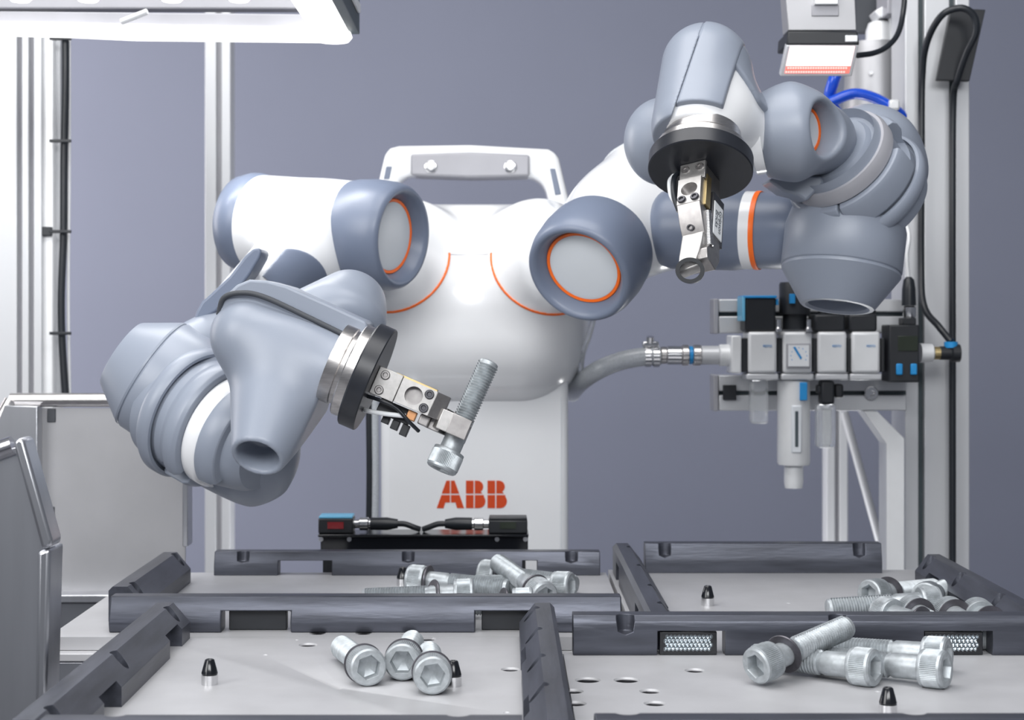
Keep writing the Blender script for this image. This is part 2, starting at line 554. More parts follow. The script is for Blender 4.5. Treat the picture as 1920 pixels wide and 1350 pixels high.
# front right (landscape)
fr = pallet('pallet', 0.052, 0.56, 1.045, 1.4275, 'pallet holding four crossed bolts with a loose washer', [
    gpt(1102, 1275) + (0.0095,), gpt(1175, 1275) + (0.0095,), gpt(1219, 1296) + (0.0075,), gpt(1228, 1319) + (0.0075,),
    gpt(1074, 1296) + (0.0075,), gpt(1079, 1319) + (0.0075,), gpt(1303, 1257) + (0.0075,)], [gpt(1645, 1297) + (0.004,)])
s = 1.413
def sx(u, Y): return (u - 945) * Y / F
rail(fr, (0.060, 1.424), (0.552, 1.424), 0.022, 0.035, 'lip', (0, -1),
     [(sx(1233, s) - 0.06, sx(1360, s) - 0.06), (sx(1733, s) - 0.06, sx(1862, s) - 0.06)], [sx(1173, s) - 0.06, sx(1572, s) - 0.06], 0.62)
reflector(fr, sx(1291, s), 1.416, 0.050, 0.0205); reflector(fr, sx(1790, s), 1.416, 0.051, 0.0205)
rail(fr, (0.059, 1.058), (0.552, 1.058), 0.024, 0.034, 'lip', (0, 1), [], [0.022, 0.21])
pin(fr, 1665, 1340)
# back left (landscape)
bl = pallet('pallet', -0.42, 0.118, 1.498, 1.884, 'pallet with bolts piled behind its silver faced front rail', [gpt(1140, 1116) + (0.007,), gpt(596, 1187) + (0.007,), gpt(682, 1187) + (0.007,), gpt(766, 1189) + (0.006,)])
rail(bl, (-0.369, 1.530), (0.110, 1.530), 0.026, 0.033, 'tilt', (0, -1),
     [(sx(415, 1.52) + 0.369, sx(545, 1.52) + 0.369), (sx(891, 1.52) + 0.369, sx(1010, 1.52) + 0.369)], [], 0.60)
MB().box((sx(429, 1.53), 1.531, TZ + 0.0003), (sx(537, 1.53), 1.542, TZ + 0.0185)).build('stop_block', 'black', bl, 0.0008)
MB().box((sx(903, 1.53), 1.531, TZ + 0.0003), (sx(1000, 1.53), 1.542, TZ + 0.0185)).build('stop_block', 'black', bl, 0.0008)
rail(bl, (-0.366, 1.812), (-0.366, 1.575), 0.034, 0.034, 'slope', (1, 0), [], [0.014, 0.215], 0.5, 'rail_y')
rail(bl, (-0.332, 1.872), (0.110, 1.872), 0.022, 0.027, 'low', (0, -1),
     [(sx(521, 1.86) + 0.332, sx(622, 1.86) + 0.332), (sx(980, 1.86) + 0.332, sx(1007, 1.86) + 0.332)], [sx(455, 1.86) + 0.332, sx(765, 1.86) + 0.332, sx(1072, 1.86) + 0.332], 0.62)
pin(bl, 755, 1098)
# back right (portrait)
br = pallet('pallet', 0.122, 0.51, 1.431, 1.905, 'pallet with a heap of bolts and washers behind its front rail', [], [gpt(1477, 1131) + (0.004,)])
rail(br, (0.142, 1.885), (0.142, 1.440), 0.032, 0.034, 'slope', (1, 0), [(0.055, 0.10), (0.32, 0.36)], [0.03, 0.17, 0.30, 0.40], 0.6, 'rail_y')
rail(br, (0.163, 1.890), (0.437, 1.890), 0.022, 0.034, 'low', (0, -1), [], [sx(1247, 1.88) - 0.163, sx(1612, 1.88) - 0.163])
rail(br, (0.469, 1.795), (0.469, 1.440), 0.031, 0.034, 'slope', (-1, 0), [(0.045, 0.085)], [0.020, 0.135, 0.265], 0.6, 'rail_y')
pin(br, 1327, 1135)

# ------------------------------------------------------------------ bolts
def make_bolt_meshes():
    # local: head face at z = 0, tip at z = 0.113
    nk, n = 64, 128
    rings = []
    def circ(r, z, kn=0.0):
        return [((r - (kn if i % 2 else 0)) * math.cos(2 * math.pi * i / n), (r - (kn if i % 2 else 0)) * math.sin(2 * math.pi * i / n), z) for i in range(n)]
    def hexa(r, z):
        out = []
        for i in range(n):
            a = 2 * math.pi * i / n
            k = (a % (math.pi / 3)) - math.pi / 6
            rr = r * math.cos(math.pi / 6) / math.cos(k)
            out.append((rr * math.cos(a), rr * math.sin(a), z))
        return out
    h = [circ(0.0, 0.0125)] if False else []
    seq = [hexa(0.0094, 0.0105), hexa(0.0096, 0.0006), hexa(0.0102, 0.0), circ(0.0132, 0.0), circ(0.0146, 0.0012), circ(0.0149, 0.0032), circ(0.0153, 0.0036, 0.0008),
           circ(0.0153, 0.0166, 0.0008), circ(0.0149, 0.0170), circ(0.0149, 0.0195), circ(0.0145, 0.020), circ(0.0098, 0.020)]
    vs = [p for r in seq for p in r]
    fs = []
    for k in range(len(seq) - 1):
        for i in range(n):
            j = (i + 1) % n
            fs.append((k * n + i, k * n + j, (k + 1) * n + j, (k + 1) * n + i))
    c = len(vs); vs.append((0, 0, 0.0135))
    fs += [(c, (i + 1) % n, i) for i in range(n)]
    head = MB().add(vs, fs).mesh('head')
    socket = None
    # shank with a helical thread
    m = 28
    zs, rs = [0.0195, 0.0198], [0.0098, 0.0100]
    rows = []
    def row(fz, fr): rows.append([(fr(i) * math.cos(2 * math.pi * i / m), fr(i) * math.sin(2 * math.pi * i / m), fz(i)) for i in range(m)])
    row(lambda i: 0.0195, lambda i: 0.0101); row(lambda i: 0.030, lambda i: 0.0100); row(lambda i: 0.044, lambda i: 0.0100)
    row(lambda i: 0.0455, lambda i: 0.0092)
    pitch = 0.0027; z = 0.047
    while z < 0.1085:
        for q in range(4):
            ph = q / 4
            row(lambda i, z=z, ph=ph: z + ph * pitch + pitch * (i / m), lambda i, ph=ph: (0.0085, 0.0094, 0.0103, 0.0094)[int(ph * 4)])
        z += pitch
    row(lambda i: 0.1122, lambda i: 0.0090); row(lambda i: 0.1132, lambda i: 0.0078)
    vs = [p for r in rows for p in r]; fs = []
    for k in range(len(rows) - 1):
        for i in range(m):
            j = (i + 1) % m
            fs.append((k * m + i, k * m + j, (k + 1) * m + j, (k + 1) * m + i))
    # close the helix seam shift by leaving the ring order as is; cap the tip
    fs.append(tuple(range((len(rows) - 1) * m, len(rows) * m)))
    shank = MB().add(vs, fs).mesh('shank')
    wash = MB().lathe([(0.0104, -0.001), (0.0158, -0.001), (0.0162, 0), (0.0158, 0.001), (0.0104, 0.001), (0.0104, -0.001)], None, 40).mesh('washer')
    for me, mt in ((head, 'zinc'), (shank, 'zinc'), (wash, 'washer')):
        me.materials.append(MATS[mt])
        me.polygons.foreach_set('use_smooth', [True] * len(me.polygons))
        me.set_sharp_from_angle(angle=R(40))
    return head, shank, wash
HEAD, SHANK, WASH = make_bolt_meshes()

def bolt(origin, d, label, group, spin=0.0, washer=None, wtilt=0.0, wmat=None):
    """origin: centre of the socket face, d: direction from head to tip"""
    t = bpy.data.objects.new('socket_head_bolt', None)
    t.empty_display_size = 0.01
    COL.objects.link(t)
    t.matrix_world = frame(Vector(origin), d, (0, 0, 1)) @ Matrix.Rotation(R(spin), 4, 'Z')
    tag(t, label, 'bolt', group)
    for nm, me in (('head', HEAD), ('shank', SHANK)):
        o = bpy.data.objects.new(nm, me); COL.objects.link(o); o.parent = t
    if washer is not None:
        o = bpy.data.objects.new('washer', WASH); COL.objects.link(o); o.parent = t
        o.location = (0, 0, washer)
        o.rotation_euler = (R(wtilt), R(wtilt * 0.4), 0)
    return t

LIE = 0.0495      # tilt of a bolt lying on its head rim and its tip
def lying(x, y, dx, dy, label, group, spin=0, washer=None, wtilt=0.0, up=0.0, lift=0.0):
    d = V(dx, dy, 0).normalized()
    d = V(d.x, d.y, -0.046 + up).normalized()
    return bolt(V(x, y, TZ + 0.0156 + lift), d, label, group, spin, washer, wtilt)

g1 = 'three bolts showing their sockets'
lying(-0.1072, 1.292, -0.30, 1.0, 'zinc bolt of the trio whose socket is turned aside, shank slanting away', g1, 12, 0.0215, 0)
lying(-0.0822, 1.312, 0.02, 1.0, 'middle zinc bolt of the trio, wedged between two other bolt heads', g1, 30, 0.0215, 0)
lying(-0.0553, 1.262, -0.07, 1.0, 'zinc bolt of the trio lying against the black tipped locating pin', g1, 22, 0.0215, 0)
g2 = 'four bolts lying crossed'
A0 = P(1416, 1252, 1.292); A1 = P(1592, 1176, 1.362)
bolt(A0 + V(0, 0, 0.001), A1 - A0, 'zinc bolt propped on another bolt, tip raised, dark washer loose on its shank', g2, 5, 0.034, 12)
lying(0.2950, 1.291, -0.77, 0.64, 'zinc bolt lying flat underneath the raised bolt, knurled head outwards', g2, 8)
lying(0.3495, 1.284, -0.80, 0.60, 'zinc bolt lying parallel beside the silver reflector, knurled head in front', g2, 25)
lying(0.3660, 1.3385, -0.80, 0.50, 'zinc bolt lying behind another bolt, threaded tip pointing to the black rail', g2, 0, None, 0, 0.0)
g3 = 'bolts piled behind the silver faced rail'
lying(sx(766, 1.74), 1.742, 0.93, -0.32, 'zinc bolt beside the locating pin, dark washer pushed against its head', g3, 0, 0.0225, 0)
lying(sx(889, 1.645), 1.645, -1, 0.01, 'zinc bolt lying along the silver faced rail, thread towards the pin, washer tilted', g3, 10, 0.042, 25)
lying(sx(1000, 1.595), 1.590, -1, 0.03, 'zinc bolt almost hidden behind the silver faced rail, only its thread showing', g3, 10, 0.03, 20)
lying(sx(902, 1.78), 1.780, 0.90, -0.42, 'knurled zinc bolt lying under the leaning bolt with a washer at its head', g3, 0, 0.0235, 0)
B0 = P(1022, 1118, 1.655); B1 = P(943, 1062, 1.742)
bolt(B0, B1 - B0, 'zinc bolt leaning on another bolt, threaded tip sticking up above the pile', g3, 0, 0.0215, 0)
lying(sx(1072, 1.70), 1.690, -0.90, 0.42, 'zinc bolt with a plain smooth head at the end of the pile', g3, 0)
g4 = 'bolts heaped in the pallet with the lone pin'
lying(sx(1758, 1.605), 1.600, -0.94, -0.10, 'zinc bolt pointing its bare thread out of the heap towards the lone pin', g4, 0)
lying(sx(1622, 1.655), 1.640, 0.75, 0.62, 'zinc bolt lying behind the heap with a washer pulled off its head', g4, 0, 0.033, 10)
lying(sx(1650, 1.545), 1.545, 0.45, -0.9, 'ribbed zinc bolt head at the end of the row of heads, loose washer', g4, 0, 0.058, 10)
lying(sx(1707, 1.55), 1.552, 0.14, -0.95, 'zinc bolt in the row of heads with a blue grey washer', g4, 0, 0.0225, 0)
lying(sx(1775, 1.548), 1.546, 0.05, -0.95, 'zinc bolt in the row of heads with a brown black washer', g4, 0, 0.0225, 0)
lying(sx(1828, 1.542), 1.540, 0.0, -0.95, 'bright zinc bolt head beside the black side rail, washer slid forward', g4, 0, 0.046, 8)
lying(sx(1732, 1.625), 1.620, 0.45, 0.85, 'plain zinc bolt head peeping out behind the row of heads', g4, 0)

# ------------------------------------------------------------------ robot
rob = thing('industrial_robot', (sx(888, 2.2), 2.2, TZ - 0.14), 'white and grey two armed industrial robot with orange joint rings', 'robot')

# torso -------------------------------------------------------------
SL = P(735, 475, 2.16); SR = P(1030, 478, 2.16)
chest = d_rbox(P(888, 607, 2.27), (0.156, 0.160, 0.112), 0.095)
top = d_rbox(P(888, 470, 2.27), (0.120, 0.085, 0.062), 0.05)
shl = d_ccone(P(770, 482, 2.20), P(712, 484, 2.10), 0.076, 0.062, 0.02)
shr = d_ccone(P(1005, 482, 2.20), P(1062, 486, 2.08), 0.076, 0.062, 0.02)
torso = union(0.05, chest, top, shl, shr)
torso_pts = [P(620, 380, 2.2), P(1160, 780, 2.2), V(0, 2.02, CZ), V(0, 2.42, CZ)]
solid('torso', torso, torso_pts, 0.02, 0.0042, 'white', rob)
for C0, side in ((P(722, 462, 2.10), 0), (P(1040, 466, 2.10), 1)):
    shell = inter(0.0005, offset(torso, 0.0009), d_shell(C0, 0.0855, 0.0016), d_plane(P(888, 472, 2.1), (0, 0, 1)))
    c = P(780, 540, 2.08) if side == 0 else P(990, 540, 2.08)
    solid('shoulder_seam_ring', shell, [c + V(-0.085, -0.08, -0.07), c + V(0.085, 0.10, 0.075)], 0.0, 0.0016, 'orange', rob)
solid('torso_seam', inter(0.0003, offset(torso, 0.0003), d_shell(P(880, 300, 2.1), 0.1255, 0.0006), d_rbox(P(880, 478, 2.15), (0.026, 0.15, 0.02), 0.001)), [P(880, 470, 2.13), P(880, 490, 2.22)], 0.03, 0.0009, 'midgrey', rob)
# column
YC = 2.165
cl, crr = sx(713, YC), sx(1066, YC)
MB().box((cl, YC, TZ - 0.14), (crr, 2.40, P(0, 680, YC).z)).build('column', 'white', rob, 0.012, 4)
MB().box((crr - 0.0105, YC - 0.0004, TZ - 0.010), (crr - 0.0095, YC + 0.001, P(0, 745, YC).z)).build('column_edge', 'offwhite', rob)
# emblem letters
def LZ(x, y): return (560 + x / 3.692, 880 + y / 3.692)
def arc(cx, cy, r, a0, a1, n=12): return [(cx + r * math.cos(R(a0 + (a1 - a0) * k / n)), cy + r * math.sin(R(a0 + (a1 - a0) * k / n))) for k in range(n + 1)]
def letter(name, polys):
    m = MB()
    for p in polys: m.prismpx([LZ(*q) for q in p], YC - 0.0007, YC + 0.0006)
    m.build(name, 'logo', rob, smooth=None)
letter('letter_a', [[(1022, 78), (1047, 78), (1047, 168), (990, 168)], [(1054, 78), (1079, 78), (1111, 168), (1054, 168)],
    [(988, 178), (1047, 178), (1047, 230), (1015, 230), (1003, 269), (955, 269)], [(1054, 178), (1114, 178), (1145, 269), (1097, 269), (1085, 230), (1054, 230)]])
for dx in (0, 149):
    pl = [[(1158, 78), (1211, 78), (1211, 168), (1158, 168)], [(1158, 178), (1211, 178), (1211, 269), (1158, 269)],
          [(1219, 78)] + arc(1236, 120, 42, -90, 55) + [(1272, 168), (1219, 168)],
          [(1219, 178), (1281, 178)] + arc(1245, 221, 48, -36, 90) + [(1219, 269)]]
    letter('letter_b', [[(x + dx, y) for x, y in p] for p in pl])
# carrying handle
hy = 2.27
hd = MB().prismpx([(688, 430), (722, 286), (732, 277), (748, 273), (880, 271), (1028, 279), (1042, 286), (1048, 297), (1080, 430), (1040, 430), (1023, 352), (1008, 336), (988, 330),
                   (770, 329), (752, 335), (743, 350), (728, 430)], hy, hy + 0.05).build('carrying_handle', 'white', rob, 0.007, 3)
gp = MB().prismpx([(770, 289), (880, 285), (993, 290), (993, 330), (880, 332), (770, 328)], hy - 0.006, hy + 0.056).build('grip', 'midgrey', hd, 0.003)
for u in (808, 957):
    MB(frame(P(u, 313, hy - 0.006), (0, -1, 0), (1, 0, 0))).lathe([(0.0088, -0.001), (0.0088, 0.0012), (0.007, 0.0018), (0.0042, 0.0018), (0.0042, 0.0002), (0, 0.0002)], None, 24).build('grip_screw', 'chrome', hd)
for pts in ([(719, 336), (724, 312), (735, 312), (730, 336)], [(1031, 316), (1041, 316), (1052, 364), (1041, 366)]):
    MB().prismpx(pts, hy - 0.001, hy + 0.004).build('slot_insert', 'lightblue' if False else 'bluegrey', hd, 0.001)
# fixing screw bumps and the cable pair behind the column
for u, r in ((694, 0.005), (704, 0.006)):
    pass

def joint_cap(C0, n, parent, sc=1.0):
    M = frame(C0, n, (0, 0, 1)) @ Matrix.Scale(sc, 4)
    cap = MB(M).lathe([(0.050, -0.078), (0.0605, -0.077), (0.0640, -0.062), (0.0655, -0.040), (0.0640, -0.016), (0.0610, -0.005), (0.0570, 0.0), (0.0535, -0.0005), (0.0500, -0.005), (0.0465, -0.013), (0.0440, -0.0185), (0.030, -0.0190), (0.030, -0.06)], None, 72).build('joint_cap', 'bluegrey', parent, smooth=60)
    MB(M).lathe([(0.0405, -0.022), (0.0405, -0.0165), (0.0435, -0.0160), (0.0448, -0.0175), (0.0448, -0.022)], None, 72).build('orange_ring', 'orange', cap, smooth=50)
    MB(M).lathe([(0, -0.0155), (0.036, -0.0158), (0.0402, -0.0168), (0.0402, -0.024)], None, 72).build('cap_disc', 'offwhite', cap, smooth=50)
    return cap

# ---- arm holding the bolt ------------------------------------------
nL = nrm(0.86, -0.46, -0.10)
CL = P(757, 445, 1.90)
joint_cap(CL, nL, rob)
bar = d_ccone(CL - nL * 0.066, CL - nL * 0.212, 0.0615, 0.0605, 0.004)
elb = P(448, 572, 1.80)
uparm = d_rcone(P(585, 462, 1.93), elb, 0.052, 0.030)
shoulder_l = union(0.045, bar, uparm)
solid('upper_arm', shoulder_l, [CL, CL - nL * 0.22, elb], 0.075, 0.003, 'white', rob)
MB(frame(CL - nL * 0.205, -nL, (0, 0, 1))).lathe([(0.04, -0.002), (0.0600, -0.002), (0.0625, 0.004), (0.0625, 0.014), (0.058, 0.030), (0.046, 0.040), (0.030, 0.043), (0, 0.043)], None, 64).build('rear_cap', 'bluegrey', rob, smooth=60)
MB(frame(CL - nL * 0.135, nL, (0, 0, 1))).lathe([(0.058, -0.0007), (0.0618, -0.0007), (0.0618, 0.0007), (0.058, 0.0007)], None, 64, 0, 150).build('seam', 'seam', rob)
# grey covers on the upper arm
MB().prismpx([(459, 480), (474, 466), (486, 464), (491, 472), (487, 484), (468, 516), (447, 544), (421, 563), (406, 584), (392, 592), (368, 612), (362, 604), (368, 584), (378, 566), (398, 548), (430, 518)], 1.742, 1.800).build('arm_guard', 'bluegrey', rob, 0.009, 5, smooth=60)
pn = (P(487, 527, 1.85) - P(525, 467, 1.85)).cross(V(0, 1, 0)).normalized()
if pn.x > 0: pn = -pn
insert = inter(0.002, offset(shoulder_l, 0.0012), d_ell(P(540, 535, 1.86), (0.046, 0.07, 0.043)), d_plane(P(517, 497, 1.85), pn))
solid('arm_cover', insert, [P(548, 520, 1.86)], 0.062, 0.0020, 'bluegrey', rob)
dA = (elb - P(585, 462, 1.93)).normalized()
Me = frame(P(424, 606, 1.765), dA, (0, 0, 1)) @ Matrix.Scale(0.66, 4)
MB(Me).lathe([(0, -0.02), (0.036, -0.02), (0.041, -0.010), (0.0415, 0.004), (0.030, 0.006), (0, 0.006)], None, 56).build('elbow_collar', 'white', rob, smooth=50)
MB(Me).lathe([(0.030, 0.004), (0.0412, 0.0042), (0.0412, 0.0085), (0.030, 0.0085)], None, 56).build('orange_ring', 'orange', rob)
solid('elbow_neck', d_rcone(P(422, 616, 1.765), P(345, 676, 1.735), 0.026, 0.036), [P(422, 616, 1.765), P(345, 676, 1.735)], 0.042, 0.003, 'grey', rob)
solid('shoulder_link', d_rcone(P(716, 482, 2.12), CL - nL * 0.13, 0.050, 0.046), [P(716, 482, 2.12), CL - nL * 0.13], 0.056, 0.0035, 'white', rob)
# elbow housing with tapered end
def elbow(C, ax, parent, back):
    M = frame(C, ax, (0, 1, 0))
    b = MB(M).lathe([(0, -back), (0.045, -back), (0.058, -back + 0.012), (0.0645, -back + 0.035), (0.0640, -0.0022), (0.0632, -0.0012), (0.0622, -0.0006), (0.0622, 0.0006), (0, 0.0006)], None, 72).build('elbow_housing', 'grey', parent, smooth=50)
    MB(M).lathe([(0, 0.0), (0.0620, 0.0), (0.0632, 0.0008), (0.0632, 0.003), (0.0400, 0.0385), (0.0385, 0.0400), (0.034, 0.0405), (0.031, 0.0380), (0.030, 0.028), (0, 0.028)], None, 72).build('elbow_end_cap', 'grey', b, smooth=30)
    return b
elbow(P(288, 702, 1.72), nrm(-0.835, 0.03, 0.54), rob, 0.085)
# forearm joint: stacked rings
def forearm(C, ax, hint, parent, outer, blocks, inner, length=0.105, band='white'):
    M = frame(C, ax, hint)
    core = MB(M).lathe([(0, -0.03), (0.060, -0.03), (0.0625, -0.02), (0.0625, 0.012), (0.0565, 0.018), (0.0565, 0.044), (0, 0.044)], None, 72).build('forearm_joint', 'grey', parent, smooth=40)
    MB(M).lathe([(0.050, 0.0440), (0.0600, 0.0440), (0.0600, 0.054), (0.0575, 0.060), (0.050, 0.060)], None, 72).build('joint_band', band, core, smooth=40)
    MB(M).lathe([(0, 0.060), (0.0545, 0.060), (0.052, 0.070), (0.046, length - 0.01), (0.040, length), (0, length)], None, 72).build('joint_nose', 'grey', core, smooth=40)
    MB(M).lathe([(0.060, -0.010), (0.068, -0.012), (0.0712, -0.007), (0.0712, 0.003), (0.0690, 0.006), (0.0660, 0.0065), (0.0655, 0.001), (0.060, 0.000)], None, 84).build('joint_rim', 'grey', core, smooth=40)
    def shell(name, prof, a0, a1, mt='grey'):
        MB(M).lathe(prof, None, 64, a0, a1).build(name, mt, core, 0.0012, 2, smooth=40)
    for a0, a1 in outer:
        shell('ring_cover', [(0.054, 0.0075), (0.0630, 0.0075), (0.0635, 0.010), (0.0635, 0.018), (0.0665, 0.023), (0.0690, 0.028), (0.0690, 0.038), (0.0660, 0.043), (0.0600, 0.0435), (0.054, 0.0435)], a0, a1)
    for a0, a1 in blocks:
        shell('joint_block', [(0.054, 0.0075), (0.0645, 0.0075), (0.0675, 0.011), (0.0675, 0.036), (0.0645, 0.042), (0.054, 0.0425)], a0, a1)
    for a0, a1 in inner:
        shell('inner_cover', [(0.046, 0.0605), (0.0590, 0.0605), (0.0600, 0.064), (0.0585, 0.078), (0.0550, 0.084), (0.040, 0.088), (0.040, 0.070)], a0, a1)
    return core
forearm(P(361, 775, 1.70), nrm(0.80, -0.46, -0.36), (0, 0, -1), rob, [(110, 316)], [(334, 420)], [(165, 318)])
# lower lobe of the forearm
low = union(0.02, d_ccone(P(440, 800, 1.715), P(500, 932, 1.715), 0.072, 0.024, 0.010), d_rcone(P(400, 810, 1.72), P(470, 850, 1.70), 0.052, 0.050))
solid('forearm_lobe', low, [P(400, 790, 1.72), P(500, 940, 1.70)], 0.08, 0.0028, 'grey', rob)
# wrist
aL = nrm(0.92, -0.05, -0.39)
DL = P(705, 713, 1.525)                       # centre of the outer face of the black disc
front = d_rcone(P(466, 630, 1.560), P(640, 702, 1.545), 0.0365, 0.0345)
lobe = d_ccone(P(548, 690, 1.575), P(482, 860, 1.492), 0.0605, 0.0262, 0.006)
endp = DL - aL * 0.041
wr = inter(0.003, union(0.022, front, lobe), d_plane(endp, aL))
bore = d_ccone(P(495, 815, 1.512), P(478, 872, 1.486), 0.017, 0.0215, 0.001)
wr = minus(0.004, wr, bore)
solid('wrist_housing', wr, [P(400, 560, 1.56), P(660, 880, 1.52)], 0.055, 0.0025, 'grey', rob)
MB().prismpx([(404, 610), (412, 575), (424, 552), (444, 534), (468, 524), (500, 526), (537, 536), (612, 569), (686, 603), (690, 612), (676, 640), (640, 700), (560, 740), (450, 720), (412, 660)], 1.548, 1.63).build('wrist_cover', 'grey', rob, 0.003, 3, smooth=40)
MB().tube(spline([P(410, 590, 1.552), P(420, 558, 1.546), P(454, 549, 1.542), P(498, 558, 1.540), P(580, 596, 1.537), P(664, 637, 1.535)]), 0.0026, 10).build('cover_gap_shade', 'seam', rob, smooth=60)  # dark tube standing in for the shadow gap between cover and housing
bk = union(0.03, d_rcone(P(650, 572, 1.66), P(578, 628, 1.64), 0.029, 0.044), d_ccone(P(640, 620, 1.64), P(672, 548, 1.68), 0.042, 0.028, 0.012))
solid('wrist_rear_lobe', bk, [P(650, 572, 1.66), P(578, 628, 1.64)], 0.06, 0.0026, 'grey', rob)

# ---- raised arm ------------------------------------------------------
nR = nrm(-0.41, -0.74, -0.50)
CR = P(1083, 516, 1.79)
joint_cap(CR, nR, rob)
barr = d_ccone(CR - nR * 0.066, CR - nR * 0.215, 0.0615, 0.0600, 0.006)
upr = d_rcone(P(1165, 420, 1.90), P(1275, 432, 1.87), 0.052, 0.043)
shoulder_r = union(0.04, barr, upr)
solid('upper_arm', shoulder_r, [CR, CR - nR * 0.22, P(1275, 432, 1.87)], 0.075, 0.003, 'white', rob)
MB(frame(CR - nR * 0.21, -nR, (0, 0, 1))).lathe([(0.04, -0.002), (0.0600, -0.002), (0.0610, 0.004), (0.058, 0.020), (0.046, 0.032), (0.030, 0.036), (0, 0.036)], None, 64).build('rear_cap', 'offwhite', rob, smooth=60)
solid('shoulder_link', d_rcone(P(1062, 484, 2.10), CR - nR * 0.13, 0.052, 0.048), [P(1062, 484, 2.10), CR - nR * 0.13], 0.058, 0.0035, 'white', rob)
uR = nrm(0.93, -0.36, -0.04)
Mr = frame(P(1418, 432, 1.81), uR, (0, 0, 1))
MB(Mr).lathe([(0, -0.115), (0.036, -0.115), (0.042, -0.108), (0.0455, -0.095), (0.0455, -0.024), (0.0440, -0.014), (0.0430, -0.009), (0, -0.009)], None, 64).build('arm_cover', 'bluegrey', rob, smooth=50)
MB(Mr).lathe([(0, -0.012), (0.0435, -0.012), (0.0435, 0.0), (0.030, 0.001), (0, 0.001)], None, 64).build('elbow_collar', 'white', rob, smooth=50)
MB(Mr).lathe([(0.030, 0.0), (0.0438, 0.0), (0.0442, 0.0025), (0.0438, 0.0055), (0.030, 0.0055)], None, 64).build('orange_ring', 'orange', rob)
MB(Mr).lathe([(0, 0.003), (0.0425, 0.003), (0.0425, 0.03), (0.038, 0.045), (0, 0.045)], None, 64).build('elbow_neck', 'bluegrey', rob, smooth=50)
elbow(P(1577, 507, 1.74), nrm(-0.14, -0.17, -0.97), rob, 0.080)
forearm(P(1618, 352, 1.745), nrm(-0.62, -0.54, 0.57), (1, 0, -0.2), rob, [(28, 80), (-200, -95)], [(-93, -8)], [], 0.066, 'midgrey')
dome = union(0.03, d_rcone(P(1628, 296, 1.80), P(1600, 340, 1.79), 0.0595, 0.060), d_rcone(P(1640, 300, 1.84), P(1690, 330, 1.80), 0.04, 0.022))
solid('forearm_lobe', dome, [P(1628, 296, 1.80), P(1600, 340, 1.79), P(1690, 330, 1.80)], 0.068, 0.003, 'grey', rob)
# wrist ball
hN = nrm(0.74, -0.67, 0.0)
BC = P(1492, 246, 1.665)
ball = union(0.025, d_ell(BC, (0.0455, 0.045, 0.0465)), d_rcone(P(1540, 262, 1.70), P(1560, 290, 1.72), 0.036, 0.028), d_ccone(P(1432, 254, 1.665), P(1490, 248, 1.665), 0.039, 0.044, 0.004))
ball = inter(0.002, ball, d_plane(P(1427, 255, 1.66), (-0.95, 0.25, -0.12)))
ball = minus(0.007, ball, d_ccone(BC + hN * 0.012, BC + hN * 0.07, 0.0245, 0.034, 0.001))
solid('wrist_ball', ball, [BC, P(1560, 290, 1.72), P(1425, 255, 1.66)], 0.062, 0.0024, 'grey', rob)
Mh = frame(BC + hN * 0.0125, hN, (0, 0, 1))
MB(Mh).lathe([(0, 0), (0.0205, 0), (0.0205, 0.002), (0, 0.002)], None, 40).build('cap_disc', 'offwhite', rob)
MB(Mh).lathe([(0.0205, 0), (0.0205, 0.003), (0.0235, 0.003), (0.0235, 0)], None, 40).build('orange_ring', 'orange', rob)
MB(frame(P(1424, 257, 1.665), (-0.95, 0.25, -0.12), (0, 0, 1))).lathe([(0, -0.004), (0.0385, -0.004), (0.0385, 0.006), (0.035, 0.010), (0.028, 0.012), (0.024, 0.030), (0, 0.030)], None, 48).build('wrist_collar', 'white', rob, smooth=40)
# wrist housing
a7 = nrm(-0.11, -0.50, -0.86)
DR = P(1313, 322, 1.585)
top7 = DR - a7 * 0.132
hb = union(0.02, d_rcone(DR - a7 * 0.055 + V(-0.005, 0, 0), top7 + V(-0.002, 0, 0), 0.041, 0.0385), d_rcone(DR - a7 * 0.07 + V(0.018, 0.012, 0), top7 + V(0.012, 0.01, -0.015), 0.036, 0.030), d_rcone(DR - a7 * 0.075 + V(0.01, 0.02, 0), P(1410, 250, 1.66), 0.034, 0.030))
hbw = inter(0.003, hb, d_plane(DR - a7 * 0.040, a7))
solid('wrist_housing', hbw, [DR - a7 * 0.05, top7, P(1410, 250, 1.66)], 0.055, 0.0026, 'white', rob)
# grey covers: two shells split along a seam
bA, bB = P(1342, 239, 1.56), P(1381, 97, 1.60)
nb = (bB - bA).cross(V(0.25, 1, 0)).normalized()
if nb.x < 0: nb = -nb
sA, sB = P(1313, 51, 1.58), P(1259, 214, 1.56)
ns = (sB - sA).cross(V(0.1, 1, 0)).normalized()
if ns.x < 0: ns = -ns
cov = offset(hb, 0.0052)
botp = d_plane(DR - a7 * 0.0515, a7)
leftreg = inter(0.002, cov, botp, d_plane(bA + nb * 0.0, nb))
strip = inter(0.003, offset(hb, 0.0045), d_plane(P(1385, 100, 1.6), (0.62, 0.2, -0.78) if False else (-0.55, -0.65, -0.52)), d_plane(DR - a7 * 0.085, a7))
leftlow = inter(0.002, cov, d_plane(DR - a7 * 0.040, a7), d_plane(bA, nb))
solid('wrist_cover', inter(0.0012, leftlow, d_plane(sA, ns)), [DR - a7 * 0.05, top7], 0.056, 0.0015, 'grey', rob)
solid('wrist_cover', inter(0.0025, offset(leftreg, 0.0009), d_plane(sA + ns * 0.0004, -ns)), [DR - a7 * 0.05, top7], 0.056, 0.0015, 'grey', rob)
solid('wrist_cover', strip, [DR - a7 * 0.05, top7], 0.06, 0.0024, 'grey', rob)
